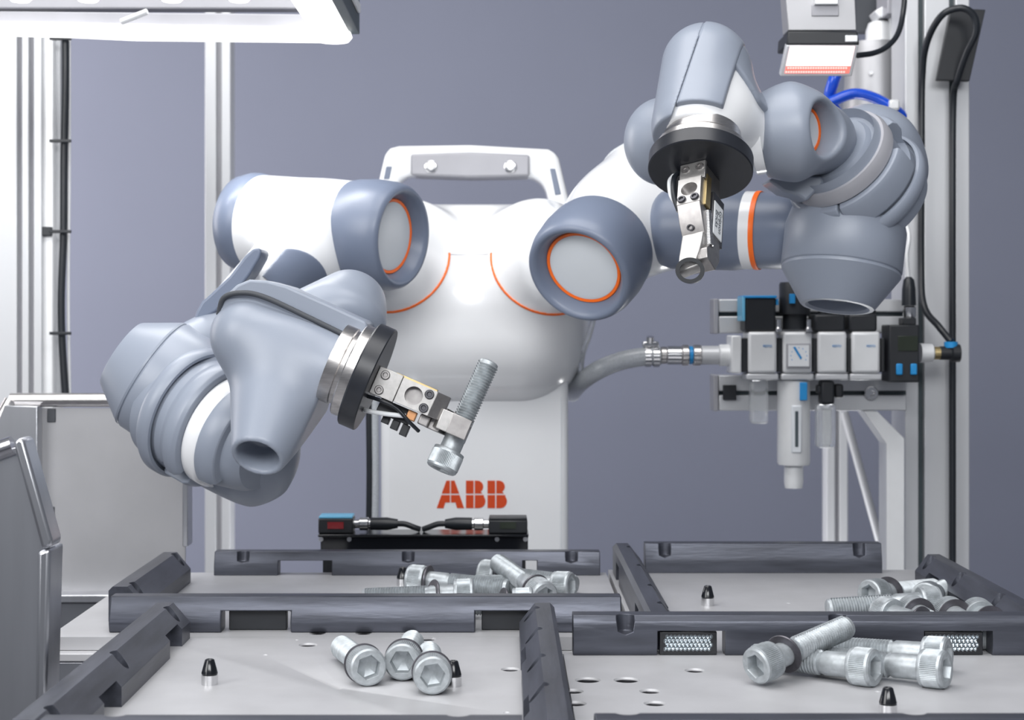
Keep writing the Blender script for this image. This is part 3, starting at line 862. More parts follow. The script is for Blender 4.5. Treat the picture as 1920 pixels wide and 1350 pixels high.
solid('wrist_rear_lobe', union(0.03, d_rcone(P(1250, 262, 1.70), P(1300, 250, 1.68), 0.037, 0.040), d_ell(P(1240, 268, 1.70), (0.032, 0.03, 0.040))), [P(1250, 262, 1.70), P(1300, 250, 1.68)], 0.05, 0.0026, 'grey', rob)
# dark covers below the ball
MB().prismpx([(1440, 338), (1470, 322), (1540, 330), (1547, 342), (1512, 378), (1494, 366), (1470, 360)], 1.69, 1.74).build('forearm_fairing', 'grey', rob, 0.003)

# ---- grippers ---------------------------------------------------------
def gripper(D, ax, face, kind):
    """local x across, y towards the face with screws, z along the tool axis; millimetres"""
    z = Vector(ax); y = Vector(face); y = (y - z * y.dot(z)).normalized(); x = y.cross(z)
    M = Matrix((x, y, z)).transposed().to_4x4(); M.translation = D
    M = M @ Matrix.Scale(0.001, 4)
    def mb(): return MB(M)
    disc = mb().lathe([(0, -17), (49.5, -17), (51, -15.5), (51, -1), (50, 0), (0, 0)], None, 96).build('tool_disc', 'disc_black', rob)
    mb().lathe([(0, -44), (38, -44), (38, -33), (36.5, -32), (36.5, -28), (44, -27), (45, -26), (45, -17.2), (0, -17.2)], None, 96).build('tool_flange', 'brushed', disc, smooth=30)
    if kind == 'ring': M = M @ Matrix.Diagonal((1.0, 1.0, 0.85, 1.0))
    g = mb().box((-11, -22, 0), (11, 13, 62)).build('gripper_body', 'tool', rob, 0.0008)
    br_ = mb().box((-13.5, 13, 0.2), (13.5, 16.5, 24)).build('mount_plate', 'tool_light', g, 0.0006)
    def screw(px, pz, y0, r, mt, nm='gripper_screw'):
        S = Matrix.Translation((px, y0, pz)) @ Matrix.Rotation(R(-90), 4, 'X')
        mb().lathe([(0, -0.5), (r, -0.5), (r, 1.6), (r * 0.86, 2.3), (r * 0.55, 2.3), (r * 0.42, 0.8), (0, 0.8)], S, 24).build(nm, mt, g, smooth=40)
    screw(-7.5, 8, 16.5, 4.3, 'tool'); screw(7.5, 8, 16.5, 4.3, 'tool')
    cb = mb().box((-12, 11, 25), (12, 21, 59)).build('clamp_block', 'tool_light', g)
    cut(cb, mb().lathe([(0, 12.5), (8.6, 12.5), (8.6, 30), (0, 30)], Matrix.Translation((0, 0, 40)) @ Matrix.Rotation(R(-90), 4, 'X'), 36))
    screw(-6.8, 53, 21, 4.4, 'screw_dark'); screw(6.8, 53, 21, 4.4, 'screw_dark')
    # yellow metal guide beside the clamp block
    mb().box((11.2, 2, 16), (14, 12, 58)).build('guide_strip', 'brass', g, 0.0005)
    QX = Matrix(((0, 0, 1, 0), (1, 0, 0, 0), (0, 1, 0, 0), (0, 0, 0, 1)))   # prism profile (y, z) along x
    if kind == 'jaw':
        mb().prism([(10, 59), (21, 59), (13, 72), (4, 72)], -12, 12, QX).build('jaw_block', 'tool', g, 0.0006)
        mb().prism([(6, 66), (17, 70), (17, 99), (8, 99)], -19, 0, QX).build('finger', 'tool_light', g, 0.0006)
        mb().prism([(-10, 58), (4, 62), (5, 73), (-12, 78), (-12, 99), (-24, 99), (-24, 72), (-20, 60)], -22, 2, QX).build('finger', 'tool', g, 0.0006)
        mb().box((-19.3, 6, 80), (-0.0, 17.2, 99.2)).build('finger_pad', 'tool', g, 0.0006)
        # sensor cluster and leads under the gripper
        mb().box((-27, -10, 12), (-13, 6, 44)).build('sensor_block', 'black', g, 0.0006)
        for k, zz in enumerate((20, 30, 40)):
            mb().box((-34 - 2 * k, -6, zz), (-27, 6, zz + 7)).build('connector', 'black', g, 0.0006)
        mb().box((-22, 2, 40), (-13, 12, 49)).build('coil', 'copper', g, 0.0008)
        mb().box((-22, 0, 52), (-12, 10, 62)).build('bracket', 'tool', g, 0.0012)
        def loc(px, py, pz): return M @ Vector((px, py, pz))
        MB().tube(spline([loc(-30, -4, 0), loc(-29, 10, 8), loc(-25, 14, 24), loc(-20, 12, 40)]), 0.0022, 10).build('lead', 'paper', g, smooth=60)
        MB().tube(spline([loc(-17, 10, 0), loc(-16, 17, 14), loc(-17, 16, 30), loc(-24, 14, 46), loc(-28, 4, 56)]), 0.0018, 10).build('lead', 'cable', g, smooth=60)
    else:
        mb().prism([(10, 59), (21, 59), (14, 78), (6, 92), (-2, 92), (-2, 62)], -12, 12, QX).build('jaw_block', 'tool', g, 0.0006)
        S = Matrix.Translation((-1, 11, 85)) @ Matrix.Rotation(R(-60), 4, 'X')
        mb().lathe([(2.2, -2), (2.2, 1.2), (3.6, 1.2), (3.6, -2)], S, 20).build('tapped_hole', 'screw_dark', g)
        # swept jaw ending in the ring
        mb().prism([(-11, 90), (11, 90), (10, 104), (8, 116), (5, 126), (9, 134), (-13, 139), (-13, 118)], -4, 8, Matrix(((1, 0, 0, 0), (0, 0, 1, 0), (0, 1, 0, 0), (0, 0, 0, 1)))).build('finger', 'tool_light', g, 0.0012)
        Rg = Matrix.Translation((-1, 6, 139)) @ Matrix.Rotation(R(-62), 4, 'X') @ Matrix.Rotation(R(20), 4, 'Y')
        rg = mb().lathe([(10, -7), (12.5, -7), (12.5, 3), (10, 3), (10, -7)], Rg, 40).build('grip_ring', 'chrome', g, smooth=40)
        mb().lathe([(9.6, 2.6), (9.6, 5), (13.6, 5), (13.6, 2.6), (9.6, 2.6)], Rg, 40).build('ring_seal', 'black', rg, smooth=40)
        # side: housing, label plate, spring, rear jaw
        mb().box((9, -26, 30), (15, -2, 92)).build('side_housing', 'screw_dark', g, 0.0008)
        lb = mb().box((15, -22, 42), (16.2, -3, 86)).build('name_plate', 'paper', g, 0.0006)
        TM = M @ Matrix.Translation((16.4, -16.0, 64)) @ Matrix(((0, 0, 1, 0), (0, 1, 0, 0), (1, 0, 0, 0), (0, 0, 0, 1))) @ Matrix.Scale(-1, 4, (0, 1, 0))
        text('plate_text', 'Gripson', TM, 9.5, 'ink', g, 0.05)
        TM = M @ Matrix.Translation((16.4, -8.6, 64)) @ Matrix(((0, 0, 1, 0), (0, 1, 0, 0), (1, 0, 0, 0), (0, 0, 0, 1))) @ Matrix.Scale(-1, 4, (0, 1, 0))
        text('plate_text', 'Bricks', TM, 9.5, 'ink', g, 0.05)
        def loc(px, py, pz): return M @ Vector((px, py, pz))
        hx = [loc(13 + 3.4 * math.cos(2 * math.pi * k / 10), 5 + 3.4 * math.sin(2 * math.pi * k / 10) - 8 * k / 220, 64 + 40 * k / 220) for k in range(221)]
        MB().tube(hx, 0.0007, 6).build('return_spring', 'chrome', g, smooth=60)
        mb().prism([(-18, 60), (-4, 62), (-2, 100), (6, 112), (4, 124), (-14, 128), (-22, 112)], -8, 15, QX).build('rear_jaw', 'tool', g, 0.0008)
        MB().tube(spline([loc(-26, 4, 0), loc(-27, 10, 14), loc(-24, 10, 34), loc(-18, 6, 46)]), 0.0028, 10).build('lead', 'paper', g, smooth=60)
        MB().tube(spline([loc(-18, 6, 0), loc(-20, 15, 14), loc(-19, 16, 38), loc(-15, 10, 58)]), 0.0026, 10).build('lead', 'cable', g, smooth=60)
    return M
ML = gripper(DL, aL, (0.05, -1, 0.08), 'jaw')
gripper(DR, a7, (-0.55, -0.80, 0.4), 'ring')
# bolt held by the gripper: along the gripper's own x axis
b0 = ML @ Vector((-53, -2, 89)); b1 = ML @ Vector((60, -4, 91))
bolt(b0, b1 - b0 + V(0, 0.015, 0), 'zinc bolt held upright in the gripper of the lowered robot arm', 'bolt in the gripper', 8)

# ------------------------------------------------------------------ aluminium frame
def tslot(m, u0, u1, v0, v1, Y0, depth, slots, horizontal=False, sw=7.0):
    """profile bar facing the camera with slot grooves at the given pixel positions"""
    a = P(u0, v1, Y0); b = P(u1, v0, Y0)
    s = Y0 / F
    edges = [u0 if not horizontal else v0]
    for q in slots: edges += [q - sw / 2, q + sw / 2]
    edges.append(u1 if not horizontal else v1)
    for k in range(0, len(edges), 2):
        if not horizontal: m.box((P(edges[k], 0, Y0).x, Y0, a.z), (P(edges[k + 1], 0, Y0).x, Y0 + depth, b.z))
        else: m.box((a.x, Y0, P(0, edges[k + 1], Y0).z), (b.x, Y0 + depth, P(0, edges[k], Y0).z))
def post(name, u0, u1, vtop, zbot, Y0, depth, slots, label, sw=7.0, matl='alu', slotm='midgrey'):
    t = thing(name, (P((u0 + u1) / 2, 0, Y0).x, Y0 + depth / 2, zbot), label, 'frame post')
    vb = 604 + (CZ - zbot) * F / Y0
    m = MB(); tslot(m, u0, u1, vtop, vb, Y0, depth, slots, sw=sw)
    o = m.build('profile', matl, t, 0.0015)
    c = MB()
    for q in slots: c.box((P(q - sw / 2, 0, Y0).x, Y0 + 0.012, zbot + 0.001), (P(q + sw / 2, 0, Y0).x, Y0 + depth - 0.002, P(0, vtop, Y0).z - 0.001))
    if slots: c.build('slot', slotm, t)
    return t
pa = post('frame_post', -30, 78, -60, 0, 2.30, 0.08, [36, 58], 'wide aluminium frame post beside the cable duct', 9)
post('frame_post', 384, 432, -60, 0, 2.75, 0.045, [410], 'slim aluminium frame post standing behind the lowered arm', 9)
pc = post('frame_post', 1697, 1818, -60, 0, 2.24, 0.08, [1728, 1786], 'wide aluminium frame post carrying the air treatment unit', 11, 'alu', 'alu_dark')
post('frame_post', 1550, 1590, 640, 0, 2.95, 0.04, [1570], 'slim aluminium frame post behind the hanging filter bowls', 8)
MB().tube([P(1583, 772, 2.6), P(1918, 1996, 2.6)], 0.0065, 12).build('diagonal_strut', 'alu')
tag(bpy.data.objects['diagonal_strut'], 'thin aluminium strut slanting down beside the slim post', 'strut')

# cable duct, cables and ties on the left post
t = thing('cable_duct', P(100, 735, 2.31), 'pale cable duct strip running up the wide post', 'cable duct')
MB().boxpx(79, -40, 100, 800, 2.31, 2.34).build('duct_strip', 'alu_white', t, 0.002)
MB().boxpx(100, -40, 114, 800, 2.325, 2.34).build('duct_strip', 'alu', t, 0.002)
for v in (72, 264, 434, 625):
    MB().boxpx(92, v - 3, 133, v + 3, 2.285, 2.289).build('cable_tie', 'cable', t, 0.001)
MB().boxpx(79, 425, 96, 442, 2.303, 2.312).build('tie_mount', 'cable', t, 0.001)
o = MB().tube(spline([P(122, -20, 2.30), P(123, 150, 2.30), P(120, 300, 2.30), P(119, 440, 2.30), P(115, 560, 2.30), P(117, 650, 2.30), P(124, 760, 2.30)]), 0.0052, 12).build('power_cable', 'cable', smooth=60)
tag(o, 'thick black cable tied to the cable duct', 'cable')
o = MB().tube(spline([P(130, -20, 2.31), P(130, 300, 2.31), P(128, 560, 2.31), P(131, 760, 2.31)]), 0.0022, 10).build('signal_cable', 'alu_white', smooth=60)
tag(o, 'thin pale cable running along the thick black cable', 'cable')
# cables behind the column
for u, r, mt, lb, nm in ((692, 0.0045, 'cable', 'black cable hanging beside the white robot column', 'drop_cable'), (703, 0.005, 'hose', 'grey braided hose hanging beside the white robot column', 'drop_hose')):
    o = MB().tube(spline([P(u + 2, 640, 2.2), P(u, 760, 2.2), P(u + 1, 900, 2.2), P(u - 2, 1080, 2.2)]), r, 12).build(nm, mt, smooth=60)
    tag(o, lb, 'cable' if mt == 'cable' else 'hose')

# horizontal profiles carrying the air unit
def hprofile(v0, v1, vs, label):
    t = thing('frame_rail', P(1500, v1, 2.20), label, 'frame rail')
    m = MB(); tslot(m, 1348, 1700, v0, v1, 2.20, 0.04, vs, True, 8)
    m.build('profile', 'alu', t, 0.0015)
    MB().boxpx(1338, v0 - 1, 1347.5, v1 + 1, 2.199, 2.241).build('end_cap', 'midgrey', t, 0.0015)
    m = MB()
    for q in vs: m.boxpx(1349, q - 4, 1699, q + 4, 2.21, 2.238)
    m.build('slot', 'alu_dark', t)
    return t
hprofile(561, 625, [589], 'aluminium cross rail behind the black regulator knobs')
lowr = hprofile(704, 770, [737], 'aluminium cross rail below the air unit')
MB().boxpx(1356, 722, 1381, 750, 2.192, 2.1995).build('slot_nut', 'black', lowr, 0.001)
MB(frame(P(1633, 737, 2.199), (0, -1, 0), (1, 0, 0))).lathe([(0, 0), (0.0095, 0), (0.0095, 0.004), (0.008, 0.006), (0.004, 0.006), (0.003, 0.003), (0, 0.003)], None, 24).build('slot_bolt', 'chrome', lowr)
t = MB().prismpx([(1619, 771), (1645, 771), (1696, 822), (1696, 1090), (1662, 1090), (1662, 832)], 2.19, 2.235).build('corner_bracket', 'alu_white', None, 0.001)
tag(t, 'white angled support bar under the cross rail', 'bracket')

# ------------------------------------------------------------------ air treatment unit
frl = thing('air_treatment_unit', P(1525, 713, 2.15), 'pneumatic air treatment unit with silver modules and black knobs', 'air unit')
Yf = 2.14
for k, (a, b) in enumerate(((1403, 1457), (1468, 1523), (1533, 1588), (1597, 1651))):
    md = MB().boxpx(a, 622, b, 700, Yf, Yf + 0.055).build('module', 'alu_white', frl, 0.004, 3)
    MB().boxpx(a - 3, 700.5, b + 3, 713, Yf + 0.002, Yf + 0.05).build('module_base', 'alu', frl, 0.002)
    if k != 1:
        p = P(a + 36, 649, Yf - 0.0005)
        text('module_mark', 'FESTO', Matrix.Translation(p) @ Matrix.Rotation(R(90), 4, 'X'), 0.0042, 'blue', md)
for a, b in ((1391, 1402.5), (1457.5, 1467.5), (1523.5, 1532.5), (1588.5, 1596.5), (1651.5, 1659)):
    MB().boxpx(a, 634, b, 698, Yf + 0.004, Yf + 0.05).build('spacer', 'black', frl, 0.001)
MB().boxpx(1371, 629, 1390.5, 700, Yf + 0.002, Yf + 0.05).build('end_plate', 'alu_white', frl, 0.002)
# gauge
ga = MB().boxpx(1475, 644, 1520, 690, Yf - 0.004, Yf).build('pressure_gauge', 'midgrey', frl, 0.001)
MB().boxpx(1478, 647, 1517, 687, Yf - 0.0046, Yf - 0.0035).build('gauge_face', 'paper', ga)
MB().prismpx([(1487, 651), (1491, 650), (1504, 671), (1501, 674)], Yf - 0.0052, Yf - 0.0047).build('gauge_needle', 'blue', ga)
for k in range(9):
    a = R(-210 + 240 * k / 8)
    MB().boxpx(1498 + 15 * math.cos(a) - 0.8, 667 + 15 * math.sin(a) - 0.8, 1498 + 15 * math.cos(a) + 0.8, 667 + 15 * math.sin(a) + 0.8, Yf - 0.005, Yf - 0.0047).build('gauge_tick', 'blue', ga)
# tops
kb = MB().boxpx(1397, 557, 1455, 621.5, Yf + 0.004, Yf + 0.05).build('shutoff_valve', 'black', frl, 0.003)
MB().boxpx(1393, 554, 1457, 559, Yf + 0.002, Yf + 0.05).build('valve_edge', 'blue', kb, 0.001)
MB().boxpx(1392, 556, 1397.5, 602, Yf + 0.002, Yf + 0.05).build('valve_edge', 'lightblue', kb, 0.001)
rk = MB(Matrix.Translation(P(1490, 618, Yf + 0.026))).lathe([(0, 0.0), (0.016, 0.0), (0.016, 0.020), (0.0205, 0.0205), (0.0205, 0.060), (0.0190, 0.063), (0, 0.063)], None, 40).build('regulator_knob', 'black', frl)
MB().boxpx(1481, 551, 1491, 569, Yf + 0.002, Yf + 0.008).build('knob_mark', 'blue', rk, 0.0004)
MB().boxpx(1455, 560, 1460, 572, Yf + 0.006, Yf + 0.02).build('knob_mark', 'blue', rk, 0.0004)
for a, b in ((1527, 1585), (1592, 1645)):
    k = MB().boxpx(a, 589, b, 621.5, Yf + 0.003, Yf + 0.05).build('module_lid', 'black', frl, 0.003)
    for q in (0.3, 0.75):
        MB(Matrix.Translation(P(a + (b - a) * q, 589, Yf + 0.02))).lathe([(0, -0.001), (0.0075, -0.001), (0.0075, 0.005), (0, 0.005)], None, 20).build('lid_plug', 'black', k)
for u in (1460, 1516):
    MB(Matrix.Translation(P(u, 622, Yf - 0.002))).lathe([(0, 0), (0.005, 0), (0.005, 0.004), (0.0035, 0.006), (0.0035, 0.016), (0, 0.016)], None, 16).build('clamp_stud', 'chrome', frl)
# bowls
MB().boxpx(1408, 713.5, 1441, 795, Yf + 0.012, Yf + 0.035).build('drain_bowl', 'clear', frl, 0.004, 3)
fb = MB(Matrix.Translation(P(1488, 713.5, Yf + 0.026))).lathe([(0, 0), (0.0215, 0), (0.0218, -0.108), (0.0205, -0.112), (0.0125, -0.113), (0.0128, -0.135), (0.0115, -0.143), (0, -0.143)], None, 40).build('filter_bowl', 'alu_white', frl, smooth=40)
MB().boxpx(1484, 760, 1504, 850, Yf + 0.0025, Yf + 0.008).build('sight_frame', 'offwhite', fb, 0.002)
MB().boxpx(1491, 771, 1497, 838, Yf + 0.0015, Yf + 0.006).build('sight_glass', 'alu_dark', fb, 0.0006)
MB().boxpx(1500, 717, 1514, 751, Yf + 0.002, Yf + 0.012).build('latch', 'blue', fb, 0.001)
el = MB().boxpx(1540, 714, 1565, 758, Yf + 0.006, Yf + 0.03).build('elbow_fitting', 'black', frl, 0.003, 3)
MB().boxpx(1533, 722, 1541, 738, Yf + 0.010, Yf + 0.026).build('fitting_port', 'black', el, 0.002)
MB().boxpx(1565.5, 720, 1582, 746, Yf + 0.012, Yf + 0.03).build('fitting_port', 'black', el, 0.003)
MB().boxpx(1533, 758.5, 1568, 840, Yf + 0.008, Yf + 0.032).build('drain_bowl', 'clear', frl, 0.004, 3)
MB().boxpx(1543, 768, 1559, 834, Yf + 0.014, Yf + 0.025).build('float', 'paper', frl, 0.003, 3)
# pressure switch
ps = thing('pressure_switch', P(1697, 717, 2.14), 'black pressure switch with two blue buttons at the end of the air unit', 'sensor')
MB().boxpx(1667, 609, 1724, 717, 2.135, 2.18).build('switch_body', 'black', ps, 0.002)
MB().boxpx(1684, 630, 1721, 658, 2.1335, 2.1355).build('display', 'green_display', ps, 0.0005)
for u in (1687, 1714):
    MB().boxpx(u - 6, 682, u + 6, 703, 2.131, 2.1352).build('button', 'blue', ps, 0.0015)
MB().boxpx(1693, 596, 1718, 609, 2.145, 2.17).build('socket', 'black', ps, 0.001)
MB(Matrix.Translation(P(1705, 596, 2.157))).lathe([(0, 0), (0.0075, 0), (0.0085, 0.003), (0.0085, 0.014), (0.006, 0.016), (0, 0.016)], None, 24).build('screw_collar', 'chrome', ps)
MB(Matrix.Translation(P(1704, 573, 2.157))).lathe([(0, 0), (0.0095, 0), (0.0088, 0.022), (0.007, 0.034), (0.0035, 0.038), (0, 0.038)], None, 24).build('plug', 'cable', ps)
o = MB().tube(spline([P(1703, 520, 2.157), P(1700, 480, 2.157), P(1704, 440, 2.16), P(1690, 400, 2.18)]), 0.0028, 10).build('sensor_lead', 'alu_white', smooth=60)
tag(o, 'thin pale lead rising from the pressure switch plug', 'cable')
# outlet fitting and cable
ft = thing('outlet_fitting', P(1760, 662, 2.15), 'white outlet with brass ring and black elbow beside the pressure switch', 'fitting')
Mx = frame(P(1725, 662, 2.157), (1, 0, 0), (0, 0, 1))
MB(Mx).lathe([(0, 0), (0.013, 0), (0.012, 0.016), (0.009, 0.018), (0, 0.018)], None, 28).build('nozzle', 'alu_white', ft)
MB(Mx).lathe([(0, 0.018), (0.0085, 0.018), (0.0085, 0.026), (0, 0.026)], None, 28).build('brass_ring', 'brass', ft)
MB(Mx).lathe([(0, 0.026), (0.009, 0.026), (0.009, 0.040), (0.012, 0.042), (0.012, 0.052), (0, 0.052)], None, 28).build('elbow_body', 'black', ft)
MB(frame(P(1783, 652, 2.157), (0, 0, 1), (1, 0, 0))).lathe([(0, 0), (0.009, 0), (0.009, 0.008), (0, 0.008)], None, 24).build('elbow_port', 'blue', ft)
o = MB().tube(spline([P(1783, 640, 2.157), P(1760, 612, 2.17), P(1733, 575, 2.20), P(1727, 500, 2.222), P(1728, 300, 2.222), P(1729, 150, 2.222), P(1738, 80, 2.20), P(1765, 30, 2.17), P(1800, 15, 2.16), P(1825, 28, 2.16), P(1830, 60, 2.165), P(1812, 100, 2.18), P(1795, 150, 2.20), P(1787, 200, 2.222), P(1786, 420, 2.222), P(1786, 800, 2.222), P(1786, 1100, 2.222)]), 0.0046, 12).build('air_line', 'cable', smooth=60)
tag(o, 'black air line looping over the wide post from the outlet fitting', 'hose')

# hose from the robot to the air unit
Yh = 2.165
ho = MB().tube(spline([P(1073, 738, 2.43), P(1079, 728, 2.30), P(1092, 714, 2.20), P(1120, 695, Yh), P(1160, 678, Yh), P(1205, 669, Yh), P(1238, 667, Yh)]), 0.0125, 20).build('braided_hose', 'hose', smooth=60)
tag(ho, 'clear braided hose curving from the robot to the air unit', 'hose')
hf = thing('hose_fitting', P(1310, 666, Yh), 'metal hose coupling with blue band between braided hose and air unit', 'fitting')
def ring(u0, u1, r, mt, nm):
    L = (u1 - u0) * Yh / F
    MB(frame(P(u0, 666, Yh), (1, 0, 0), (0, 0, 1))).lathe([(0, 0), (r * 0.93, 0), (r, 0.001), (r, L - 0.001), (r * 0.93, L), (0, L)], None, 28).build(nm, mt, hf)
ring(1238.5, 1250, 0.0115, 'brushed', 'ferrule'); ring(1250, 1278, 0.0125, 'chrome', 'coupling_body'); ring(1278, 1291, 0.0140, 'brushed', 'hex_nut')
ring(1291, 1299, 0.0120, 'blue', 'blue_band'); ring(1299, 1314, 0.0140, 'brushed', 'hex_nut'); ring(1314, 1348, 0.0125, 'alu', 'adapter'); ring(1348, 1370.5, 0.0145, 'alu_white', 'adapter_nut')
hc = thing('hose_clamp', P(1224, 685, Yh), 'steel hose clamp with tightening screw on the braided hose', 'hose clamp')
Mc = frame(P(1209, 669, Yh), (1, 0, 0), (0, 0, 1))
MB(Mc).lathe([(0.0128, 0), (0.0136, 0), (0.0136, 0.008), (0.0128, 0.008), (0.0128, 0)], None, 32).build('clamp_band', 'chrome', hc)
MB(Mc).lathe([(0.0128, 0.011), (0.0136, 0.011), (0.0136, 0.019), (0.0128, 0.019), (0.0128, 0.011)], None, 32).build('clamp_band', 'chrome', hc)
MB().boxpx(1205, 640, 1236, 651, Yh - 0.006, Yh + 0.006).build('clamp_housing', 'chrome', hc, 0.002)
MB(frame(P(1219, 642, Yh - 0.004), (0, -0.3, 1), (1, 0, 0))).lathe([(0, 0), (0.005, 0), (0.005, 0.008), (0, 0.008)], None, 20).build('clamp_screw', 'chrome', hc)
# shoulder cable
o = MB().tube(spline([P(1112, 600, 2.16), P(1104, 630, 2.16), P(1092, 665, 2.17), P(1088, 705, 2.18)]), 0.004, 10).build('thin_hose', 'clear', smooth=60)
tag(o, 'thin clear tube dropping from the robot shoulder to the braided hose', 'hose')

# ------------------------------------------------------------------ sensor bar in front of the column
sb = thing('sensor_bar', P(793, 1060, 1.96), 'glossy black bar mount standing before the robot column', 'sensor mount')
MB().box((sx(601, 1.955), 1.955, TZ + 0.012), (sx(990, 1.955), 1.995, TZ + 0.032)).build('bar', 'blackgloss', sb, 0.001)
MB().box((sx(596, 1.95), 1.950, TZ + 0.0322), (sx(991, 1.95), 2.000, TZ + 0.0352)).build('top_plate', 'blackgloss', sb, 0.0008)
for u in (620, 970): MB().box((sx(u, 1.96) - 0.010, 1.965, TZ - 0.0125), (sx(u, 1.96) + 0.010, 1.985, TZ + 0.012)).build('foot', 'black', sb)
for u in (602, 655, 932, 985): MB(frame(P(u, 1011, 1.955), (0, -1, 0), (1, 0, 0))).lathe([(0, 0), (0.0028, 0), (0.0028, 0.0015), (0, 0.0015)], None, 16).build('bar_screw', 'steel', sb)
zt = TZ + 0.0354
def sensor(u0, u1, lid, disp, label, sgn, h):
    t = thing('photo_sensor', ((sx(u0, 1.96) + sx(u1, 1.96)) / 2, 1.975, zt), label, 'sensor')
    MB().box((sx(u0, 1.96), 1.958, zt), (sx(u1, 1.96), 1.990, zt + h)).build('sensor_body', 'black', t, 0.0015)
    MB().box((sx(u0 + 1, 1.96), 1.9585, zt + h), (sx(u1 - 1, 1.96), 1.9895, zt + h + 0.003)).build('sensor_lid', lid, t, 0.001)
    uc = (u0 + u1) / 2
    MB().box((sx(uc - 15, 1.96), 1.9568, zt + 0.006), (sx(uc + 15, 1.96), 1.9585, zt + 0.014)).build('display', disp, t)
    e = u1 if sgn > 0 else u0
    Mq = frame(V(sx(e, 1.96), 1.974, zt + 0.010), (sgn, 0, 0), (0, 0, 1))
    MB(Mq).lathe([(0, 0), (0.0055, 0), (0.0055, 0.006), (0.0080, 0.007), (0.0080, 0.017), (0.006, 0.018), (0.006, 0.020), (0, 0.020)], None, 28).build('screw_collar', 'chrome', t)
    MB(Mq).lathe([(0, 0.020), (0.0075, 0.020), (0.0078, 0.040), (0.0055, 0.053), (0, 0.053)], None, 28).build('plug', 'cable', t)
    x0 = sx(e, 1.96) + sgn * 0.052
    MB().tube(spline([V(x0, 1.974, zt + 0.010), V(x0 + sgn * 0.010, 1.974, zt + 0.0095), V(x0 + sgn * 0.020, 1.974, zt + 0.006), V(x0 + sgn * 0.028, 1.976, zt + 0.003)]), 0.0035, 12).build('lead', 'cable', t, smooth=60)
sensor(597, 662, 'lightblue', 'red_display', 'black sensor with blue lid and red display on the bar mount', 1, 0.018)
sensor(916, 989, 'black', 'green_display', 'black sensor with a plain dark lid on the bar mount', -1, 0.016)

# ------------------------------------------------------------------ steel hoppers
hp = thing('steel_hopper', P(40, 1350, 1.27), 'steel hopper with rolled slanting edge beside the trio of bolts', 'hopper')
Yh1 = 1.25
MB().prismpx([(-140, 895), (30, 838), (40, 832), (82, 1010), (86, 1032), (76, 1400), (-140, 1400)], Yh1, Yh1 + 0.012).build('front_panel', 'steel', hp, 0.001)
MB().prismpx([(70, 1035), (94, 1028), (84, 1400), (64, 1400)], Yh1 - 0.004, Yh1 + 0.035).build('corner_flange', 'steel', hp, 0.003, 3)
MB().tube([P(-140, 892, Yh1), P(25, 835, Yh1)], 0.0075, 14).build('rolled_edge', 'chrome', hp, smooth=60)
MB().prismpx([(24, 830), (34, 820), (45, 826), (97, 1012), (96, 1026), (78, 1030)], Yh1 - 0.008, Yh1 + 0.02).build('slanted_edge', 'steel', hp, 0.004, 3)
hb2 = thing('steel_chute', P(180, 1110, 1.98), 'brushed steel chute panel behind the lowered elbow', 'chute')
Yc = 1.97
MB().prismpx([(70, 765), (352, 765), (346, 1115), (70, 1115)], Yc, Yc + 0.004).build('back_panel', 'chute', hb2)
MB().prismpx([(8, 760), (70, 762), (70, 1115), (-30, 1115), (-30, 860)], Yc - 0.02, Yc).build('side_panel', 'steel', hb2, 0.001)
MB().tube([P(20, 750, Yc), P(360, 750, Yc)], 0.0085, 14).build('rolled_edge', 'brushed', hb2, smooth=60)
MB().tube([P(20, 750, Yc - 0.004), P(-40, 860, Yc - 0.02)], 0.0075, 14).build('rolled_edge', 'brushed', hb2, smooth=60)
MB().boxpx(342, 838, 352, 1025, Yc - 0.01, Yc + 0.02).build('edge_strip', 'steel', hb2, 0.001)
for u, v0, v1 in ((96, 766, 792), (94, 950, 1000)):
    MB().boxpx(u - 8, v0, u + 8, v1, Yc - 0.0015, Yc + 0.001).build('slot_hole', 'seam', hb2, 0.001)
MB().box((P(60, 0, Yc).x, Yc - 0.03, P(0, 1122, Yc).z), (P(240, 0, Yc).x, Yc + 0.05, P(0, 1108, Yc).z)).build('foot_bar', 'steel', hb2, 0.001)
MB().box((P(-40, 0, Yc).x, Yc - 0.025, 0), (P(255, 0, Yc).x, Yc + 0.12, P(0, 1122, Yc).z)).build('base_box', 'base_dark', hb2, 0.002)

# ------------------------------------------------------------------ lamp frame, top left
lp = thing('work_lamp', P(300, 60, 1.9), 'bright overhead lamp frame with a glowing strip and bulbs', 'lamp')
YL = 1.90
MB().prismpx([(-60, 20), (575, 26), (585, 52), (-60, 40)], YL, YL + 0.03).build('rear_beam', 'midgrey', lp, 0.002)
MB().prismpx([(-60, 44), (60, 44), (605, 54), (612, 70), (240, 66), (110, 60), (-60, 56)], YL - 0.012, YL + 0.03).build('light_strip', 'lamp_glow', lp, 0.003)
zl = P(0, 66, YL).z
xr0, xr1 = P(588, 0, YL).x, P(655, 0, YL).x
MB().box((xr0, 1.15, zl - 0.002), (xr1, YL + 0.012, zl + 0.022)).build('side_light', 'lamp_glow', lp, 0.004)
MB().box((xr1 + 0.0005, 1.15, zl + 0.001), (xr1 + 0.012, YL, zl + 0.05)).build('side_beam', 'alu_dark', lp, 0.001)
MB().box((xr1 + 0.0122, 1.15, zl + 0.020), (xr1 + 0.016, YL - 0.03, zl + 0.03)).build('side_trim', 'alu_white', lp, 0.001)
MB().box((P(-60, 0, YL).x, YL + 0.005, zl + 0.032), (P(560, 0, YL).x, YL + 0.03, zl + 0.07)).build('upper_beam', 'midgrey', lp, 0.002)
